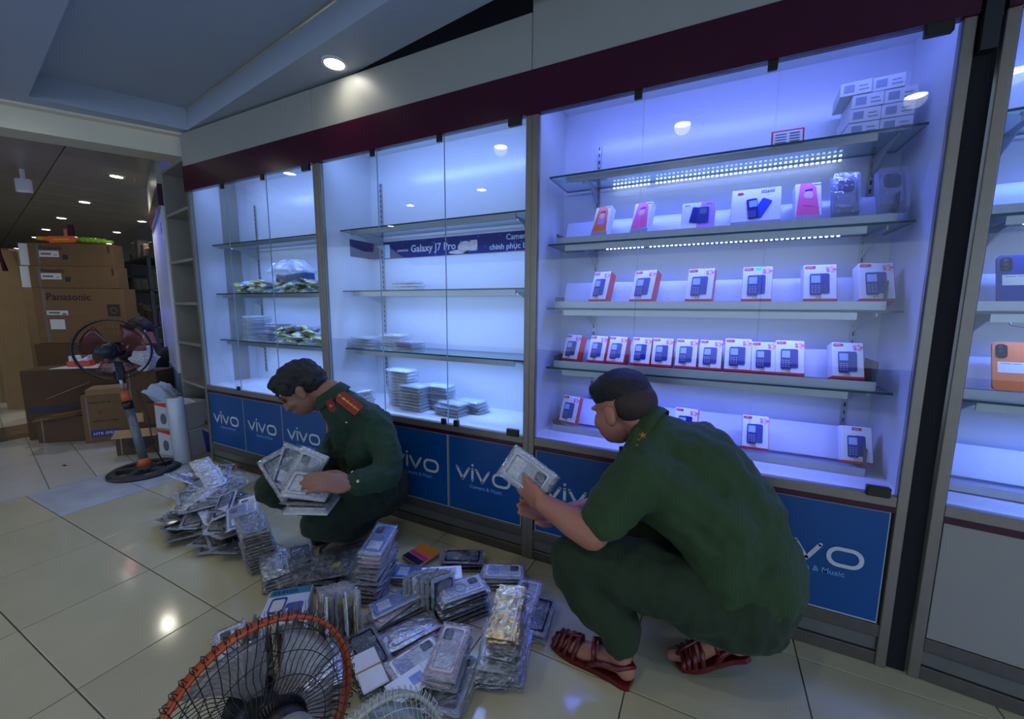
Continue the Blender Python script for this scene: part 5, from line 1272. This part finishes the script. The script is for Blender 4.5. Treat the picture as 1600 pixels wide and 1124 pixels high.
# cropped hair: skull cap, shorter at the sides and nape
Rh = R4
grow('hair', [], [(L(0, -.010, .060), (.079*1.12, .098*1.12, .070*1.12), Rh), (L(0, -.040, .046), (.074*1.12, .070*1.12, .060*1.12), Rh), (L(0, .048, .078), (.064*1.12, .040*1.12, .034*1.12), Rh)], .006, M_hair, rm, 2, disp=(.006, .012))
grow('cropped_side_hair', [], [(L(0, -.048, .016), (.0775*1.12, .070*1.12, .066*1.12), Rh)], .006, mat('cropped_hair', '#33251f', .7, var=.3, scale=120, bump=.3, bscale=250), rm, 2)
# shirt
shoulder_mid = (shL+shR)/2
grow('shirt', [[(lo(pel)+Vector((.03, 0, .02)), .170), (lo(mid)+Vector((.015, 0, -.02)), .172), (lo(chest)+Vector((.03, 0, -.03)), .165), (lo(neck)+Vector((.02, -.01, -.045)), .085)],
               [(lo(hipL)+Vector((.03, .03, .03)), .125), (lo(Vector((.06, -.31, .52))), .125), (lo(shL)+Vector((.06, .06, -.06)), .125), (lo(shL)+Vector((.0, .01, 0)), .085)],
               [(lo(hipR)+Vector((0, -.02, .03)), .12), (lo(Vector((.08, -.16, .54))), .125), (lo(shR)+Vector((.04, -.04, -.06)), .12), (lo(shR), .085)],
               [(lo(shL)+Vector((.01, .0, -.02)), .092), (lo(shL.lerp(elL, .45)), .084), (lo(shL.lerp(elL, .74)), .080)],
               [(lo(shR), .085), (lo(shR.lerp(elR, .6)), .078)],
               [(lo(shL), .07), (lo(neck)+Vector((.02, 0, -.03)), .078), (lo(shR)+Vector((0, 0, .01)), .08)],
               [(lo(neck)+Vector((.015, -.005, -.02)), .070), (lo(neck)+Vector((-.005, 0, .012)), .066)]], [(lo(pel)+Vector((.07, .0, .06)), (.15, .19, .16)), (lo(pel)+Vector((.0, .0, .0)), (.17, .17, .13))], .009, M_uni2, rm, 4, disp=(.030, .075))
tube_m = M_uni2
# collar band
bm = NB(); cN = lo(neck); ax = (lo(headc)-cN).normalized(); q = ax.to_track_quat('Z', 'Y').to_matrix().to_4x4()
lathe(bm, [(.078, -.015), (.080, .0), (.074, .022), (.070, .022), (.072, .0), (.074, -.015)], 24, M=Matrix.Translation(cN-ax*.004) @ q); obj('collar', bm, M_uni2, rm, smooth=True)
# trousers
grow('trousers', [[(lo(hipL)+Vector((.03, .0, -.03)), .118), (lo(hipL.lerp(knL, .5)), .105), (lo(knL)+Vector((.01, .01, -.01)), .078)],
                  [(lo(knL)+Vector((.01, .01, -.02)), .078), (lo(knL.lerp(anL, .5))+Vector((.01, 0, 0)), .082), (lo(anL)+Vector((.0, 0, .09)), .066), (lo(anL)+Vector((.005, 0, .045)), .064)],
                  [(lo(hipR)+Vector((.02, 0, -.03)), .115), (lo(hipR.lerp(knR, .5)), .10), (lo(knR), .078)], [(lo(knR), .08), (lo(knR.lerp(anR, .5)), .075), (lo(anR)+Vector((-.02, 0, .05)), .066)],
                  [(lo(hipL)+Vector((.06, .02, -.03)), .13), (lo(pel)+Vector((.06, 0, -.02)), .15), (lo(hipR)+Vector((.05, 0, -.03)), .12)],
                  [(lo(pel)+Vector((.06, -.03, -.06)), .13), (lo(anR)+Vector((.04, -.02, .09)), .085)]], [(lo(hipL)+Vector((.08, .03, -.02)), (.14, .13, .15))], .009, M_trs, rm, 4, disp=(.030, .07))
shoulder_board(rm, lo(D(1000, 697, 1.27)), (shL-neck), (D(1000, 680, 1.20)-D(1000, 697, 1.27)), .055, .12, red=False)
# sandals: sole, cage of straps, heel strap
def sandal(parent, heel, toe, up, w=.045):
    heel, toe = Vector(heel), Vector(toe); y = (toe-heel); l = y.length; y.normalize(); u_ = Vector(up); u_ = (u_-y*u_.dot(y)).normalized(); x = y.cross(u_)
    M_ = Matrix(((x.x, y.x, u_.x, heel.x), (x.y, y.y, u_.y, heel.y), (x.z, y.z, u_.z, heel.z), (0, 0, 0, 1)))
    o = [(w*a, l*b) for a, b in ((.55, .0), (.75, .08), (.70, .3), (.85, .55), (1.0, .75), (.85, .92), (.4, 1.0), (-.1, 1.01), (-.6, .96), (-.9, .82), (-.95, .68), (-.75, .45), (-.62, .25), (-.7, .08), (-.5, .0))]
    bm = NB(); prism(bm, o, -.018, .0, M=M_); s_ = obj('sandal_sole', bm, M_sandal, parent)
    def strap(pts, r_=.009, nm='strap'):
        b = NB(); tube(b, [M_ @ Vector(p) for p in pts], r_, 8); obj(nm, b, M_sandal, s_)
    for f, h_ in ((.93, .030), (.86, .042), (.77, .052), (.66, .062)): strap([(w*.92, l*f, .0), (w*.75, l*f-.004, h_*.6), (w*.1, l*f-.012, h_), (-w*.6, l*f-.008, h_*.6), (-w*.9, l*f, 0)], .0085)
    strap([(w*.1, l*.95, .02), (w*.05, l*.80, .046), (w*.05, l*.62, .066)], .008)
    strap([(w*.8, l*.5, 0), (w*.8, l*.35, .035), (w*.72, l*.12, .052), (w*.0, l*-.02, .058), (-w*.72, l*.12, .052), (-w*.8, l*.35, .035), (-w*.75, l*.5, 0)], .009, 'heel_strap')
    strap([(w*.75, l*.40, .02), (w*.6, l*.42, .065), (0, l*.44, .085), (-w*.6, l*.42, .065), (-w*.72, l*.40, .02)], .008)
sandal(rm, lo((-.155, -.455, .018)), lo((-.44, -.405, .018)), (0, 0, 1))
sandal(rm, lo((.175, -.235, .085)), lo((-.035, -.31, .018)), (.28, .1, 1))
random.seed(31)
for k in range(5):
    u_ = Vector((-.1, -.45, .6)).normalized()
    p = D(826, 748, 1.40) + Vector((.0, .0, 0)) + u_*(.013*k-.02)
    ax_ = (D(862, 775, 1.37)-D(792, 722, 1.44)).normalized()
    z_ = (Vector((-.25, -.75, .45))); z_ = (z_-ax_*z_.dot(ax_)).normalized(); x_ = ax_.cross(z_)
    rot = Matrix(((x_.x, ax_.x, z_.x), (x_.y, ax_.y, z_.y), (x_.z, ax_.z, z_.z))).to_euler()
    p = D(828, 740, 1.425) + z_*(.014*(k-2))
    put('boxy' if k == 4 else 'white', p, rot, 'white phone case pack held up by the crouching man, %s of five' % ['innermost', 'second', 'middle', 'fourth', 'outermost'][k], 'packs in the foreground hand')

# ---- man at the back, squatting and looking down, facing the heap
lm = thing('person', 'squatting young man in dark green uniform with red shoulder boards, looking down', 'person', (-1.55, -.28, 0)); ro2 = Vector((-1.55, -.28, 0))
def l2(p): return Vector(p)-ro2
fw = Vector((-.45, -.89, 0)); lf = Vector((.89, -.45, 0))
pel = Vector((-1.54, -.19, .27)); hipL = pel+lf*.10; hipR = pel-lf*.10
chest = Vector((-1.52, -.27, .58)); neck = D(516, 612, 1.85); headc = D(473, 609, 1.83)
shL = D(588, 668, 1.80); shR = shL-lf*.34+Vector((0, 0, .01))
elL = D(606, 742, 1.72); wrL = D(548, 758, 1.59); hL = D(506, 758, 1.545)
elR = shR+Vector((-.06, -.12, -.22)); wrR = D(478, 742, 1.72)
knL = D(492, 815, 1.70); anL = Vector((-1.50, -.30, .09)); knR = D(428, 762, 1.85); anR = Vector((-1.66, -.22, .09))
hfw = Vector((-.62, -.52, -.58)); hup = Vector((-.42, -.30, .85))
B, L, R4 = headparts(l2(headc), hfw, hup, 1.0)
chL, blL = hand_chains(l2(wrL), (hL-wrL)+Vector((0, 0, .012)), Vector((-.45, .35, -.8)), 1.15, .45, -1)
chR, blR = hand_chains(l2(wrR), Vector((.1, -.7, -.3)), Vector((.5, .1, -.4)), 1.0, .5, 1)
ch = [[(l2(pel), .10), (l2(chest), .11), (l2(neck)+Vector((0, 0, -.06)), .06), (l2(neck), .056), (L(0, -.03, -.03), .055)],
      [(l2(shL), .04), (l2(elL), .036), (l2(wrL), .025)], [(l2(shR), .04), (l2(elR), .036), (l2(wrR), .025)],
      [(l2(knL), .045), (l2(anL), .034), (l2(anL)+Vector((.01, .03, -.055)), .030)], [(l2(anL)+Vector((0, 0, -.04)), .032), (l2(anL)+Vector((-.08, -.14, -.06)), .026)],
      [(l2(knR), .045), (l2(anR), .034), (l2(anR)+Vector((.01, .03, -.055)), .030)], [(l2(anR)+Vector((0, 0, -.04)), .032), (l2(anR)+Vector((-.09, -.12, -.06)), .026)]]
grow('body', ch+chL+chR, B+blL+blR, .0055, M_skin, lm, 3)
for sx in (-1, 1):
    bm = NB(); ball(bm, L(.030*sx, .086, .006), (.012, .012, .005), R4.to_euler(), 10); obj('closed_eyelid', bm, mat('eyelid', '#6e4b3c', .5), lm)
    bm = NB(); tube(bm, [L(.014*sx, .094, .022), L(.032*sx, .090, .028), L(.050*sx, .078, .022)], .0035, 5); obj('eyebrow', bm, M_hair, lm)
grow('hair', [], [(L(0, -.012, .062), (.088, .106, .074), R4), (L(0, -.056, .018), (.082, .068, .078), R4), (L(0, .052, .078), (.074, .050, .044), R4), (L(.055, .01, .045), (.030, .06, .045), R4), (L(-.055, .01, .045), (.030, .06, .045), R4)], .006, M_hair, lm, 2, disp=(.018, .022))
jacket = grow('jacket', [[(l2(pel)+Vector((0, 0, .02)), .145), (l2(pel.lerp(chest, .5))+Vector((.02, .02, 0)), .150), (l2(chest)+Vector((.02, .02, .0)), .150), (l2(neck)+Vector((.02, .02, -.06)), .085)],
                [(l2(hipL)+Vector((0, 0, .04)), .11), (l2(shL)+Vector((-.08, .03, -.14)), .105), (l2(shL)+Vector((-.02, .01, -.03)), .085)],
                [(l2(hipR)+Vector((0, 0, .04)), .11), (l2(shR)+Vector((.05, .03, -.14)), .115), (l2(shR)+Vector((.02, .01, -.03)), .085)],
                [(l2(shL), .07), (l2(neck)+Vector((.02, .02, -.045)), .068), (l2(shR), .07)],
                [(l2(shL)+Vector((0, 0, -.01)), .074), (l2(shL.lerp(elL, .5))+Vector((.015, .01, 0)), .066), (l2(elL), .060), (l2(elL.lerp(wrL, .5)), .054), (l2(elL.lerp(wrL, .86)), .046)],
                [(l2(shR), .072), (l2(elR), .060), (l2(elR.lerp(wrR, .8)), .046)]], [], .009, M_uni, lm, 3, disp=(.024, .06))
bm = NB(); cN = l2(neck)+Vector((.004, .004, -.018)); ax = (l2(headc)-l2(neck)).normalized()*.6+Vector((0, 0, .8)); ax.normalize(); q = ax.to_track_quat('Z', 'Y').to_matrix().to_4x4()
lathe(bm, [(.088, -.020), (.078, .006), (.066, .030), (.061, .030), (.070, .006), (.080, -.020)], 26, M=Matrix.Translation(cN) @ q); obj('collar', bm, M_uni, lm, smooth=True)
# belt, cuffs, tabs, boards, buttons
grow('trousers', [[(l2(hipL), .115), (l2(hipL.lerp(knL, .5)), .105), (l2(knL)+Vector((.01, .02, -.005)), .082)], [(l2(knL)+Vector((.01, .02, -.005)), .080), (l2(knL.lerp(anL, .5))+Vector((.02, .03, 0)), .082), (l2(anL)+Vector((0, .02, .05)), .068)],
                  [(l2(hipR), .115), (l2(hipR.lerp(knR, .5)), .10), (l2(knR), .080)], [(l2(knR), .078), (l2(knR.lerp(anR, .5)), .078), (l2(anR)+Vector((0, 0, .05)), .064)],
                  [(l2(pel)+Vector((.04, .05, -.02)), .14), (l2(pel)+Vector((-.02, -.02, -.08)), .12)]], [(l2(pel)+Vector((.02, .02, -.03)), (.17, .13, .13))], .009, M_trs2, lm, 3, disp=(.024, .06))
c = l2(D(538, 622, 1.745)); shoulder_board(lm, l2(D(545, 630, 1.72)), (shL-neck)*-1, Vector((-.25, -.6, .8)), .052, .125)
for (px, py, z, s_) in ((518, 634, 1.70, 1),):
    M_ = Matrix.Translation(l2(D(px, py, z))) @ frm(Vector((.3, .2, -1)), Vector((.25, -.95, .3)))
    bm = NB(); prism(bm, [(-.016, -.026), (.016, -.026), (.016, .022), (0, .030), (-.016, .022)], 0, .004, M=M_); tb_ = obj('collar_tab', bm, M_boardred, lm)
    bm = NB(); star(bm, (0, 0), .010, M_ @ Matrix.Translation((0, 0, .004))); obj('tab_star', bm, M_gold, tb_)
for (px, py, z) in ((497, 652, 1.665), (498, 686, 1.645), (525, 697, 1.62), (559, 752, 1.565)):
    button(lm, l2(D(px, py, z)), Vector((.5, -.85, .1)), on=jacket)
bm = NB(); tube(bm, [(.045*math.cos(k*PI/8), .045*math.sin(k*PI/8), 0) for k in range(16)], .006, 6, closed=True)
q = (wrL-elL).to_track_quat('Z', 'Y').to_matrix().to_4x4(); bmesh.ops.transform(bm, verts=bm.verts, matrix=Matrix.Translation(l2(elL.lerp(wrL, .88))) @ q); obj('cuff', bm, M_uni, lm)
# shoes (mostly hidden)
for an in (anL, anR):
    bm = NB(); p = l2(an); d_ = fw*1.0
    M_ = Matrix.Translation(Vector((p.x, p.y, 0))+fw*.05) @ Matrix.Rotation(math.atan2(fw.y, fw.x)-PI/2, 4, 'Z')
    o_ = [(.036, -.11), (.04, 0), (.046, .08), (.03, .135), (0, .148), (-.035, .13), (-.046, .07), (-.038, 0), (-.034, -.11)]
    prism(bm, o_, .0, .022, M=M_); prism(bm, [(x*.93, y*.97) for x, y in o_], .022, .055, M=M_); obj('shoe', bm, M_black, lm)
# packs he holds
def hold(kind, px, py, z, ax_, nz, lab, grp='packs in the hands of the squatting man'):
    a = Vector(ax_).normalized(); z_ = Vector(nz); z_ = (z_-a*z_.dot(a)).normalized(); x_ = a.cross(z_)
    rot = Matrix(((x_.x, a.x, z_.x), (x_.y, a.y, z_.y), (x_.z, a.z, z_.z))).to_euler(); put(kind, D(px, py, z), rot, lab, grp)
view = -(_f + _r*((490-800)/625.64) + _u*((562-760)/625.64)).normalized()
right = _r; upv = _u
hold('navy', 452, 730, 1.66, upv*.9+right*.3, view+_r*-.4, 'navy-backed pack held at the far left of the hands')
hold('grey', 442, 742, 1.68, upv*.8-right*.5, view-upv*.3, 'torn grey film pack behind the held ones')
hold('boxy', 480, 734, 1.67, upv+right*.5, view+upv*.25, 'clear white pack held upright in the middle')
hold('boxy', 484, 762, 1.60, right*.95-upv*.12, view+upv*.7, 'silver-fronted pack under his fingers')
hold('dark', 487, 779, 1.60, right*.97-upv*.04, view*.35+upv, 'dark pack beneath the silver one')
hold('boxy', 488, 793, 1.60, right*.97-upv*.02, view*.3+upv, 'lowest white-edged pack, resting on his knee')

# ---- helper crouching in the back shop
hp = thing('person', 'dark-haired helper in dark clothes sitting behind the pole fan, head bent', 'person', (-5.35, .32, 0))
hc = Vector((0.03, .06, .93)); B, L, R4 = headparts(hc, Vector((-.4, -.6, -.6)), Vector((-.3, -.2, 1)), 1.05)
cA, bA = hand_chains((-.30, -.12, .60), Vector((-1, -.2, -.2)), Vector((0, 0, -1)), 1.0, .4, 1)
grow('body', [[(L(0, -.03, -.03), .052), ((.10, .10, .76), .06), ((.12, .14, .62), .11), ((.14, .16, .30), .12)], [((.02, -.06, .70), .045), ((-.12, -.16, .62), .044), ((-.30, -.12, .60), .027)], [((.24, .20, .70), .045), ((.16, .02, .52), .04), ((-.06, -.12, .52), .028)],
              [((.1, .0, .30), .06), ((-.16, -.10, .36), .05), ((-.12, -.08, .08), .035), ((-.2, -.12, .04), .03)], [((.2, .1, .30), .06), ((0, -.16, .34), .05), ((.04, -.14, .08), .035), ((-.04, -.2, .04), .03)]]+cA, B+bA, .008, M_skin2, hp, 3)
grow('hair', [], [(L(0, -.015, .058), (.088, .108, .078), R4), (L(0, -.05, .01), (.082, .07, .085), R4)], .008, M_hair, hp, 2, disp=(.012, .02))
grow('dark_top', [[((.10, .10, .74), .085), ((.12, .14, .60), .15), ((.14, .16, .30), .16)], [((.02, -.05, .70), .07), ((-.03, -.10, .66), .064)], [((.24, .20, .70), .07), ((.20, .10, .60), .062)]], [], .010, cloth('near_black_cloth', '#15161b'), hp, 4, disp=(.012, .08))
grow('dark_trousers', [[((.16, .14, .26), .15), ((.1, .0, .30), .10), ((-.16, -.10, .36), .075), ((-.12, -.08, .10), .06)], [((.2, .1, .30), .10), ((0, -.16, .34), .075), ((.04, -.14, .10), .06)]], [], .010, cloth('near_black_trousers', '#101114'), hp, 4)
tag(obj('stool', (lambda b: (cyl(b, (0, 0, .10), .12, .20, seg=18, r2=.10), b)[1])(NB()), mat('red_stool', '#7a2024', .4), None, (-5.17, .48, 0)), 'low dark red plastic stool beneath the seated helper', 'stool')
for v in list(PROTO.values()): kill(v)
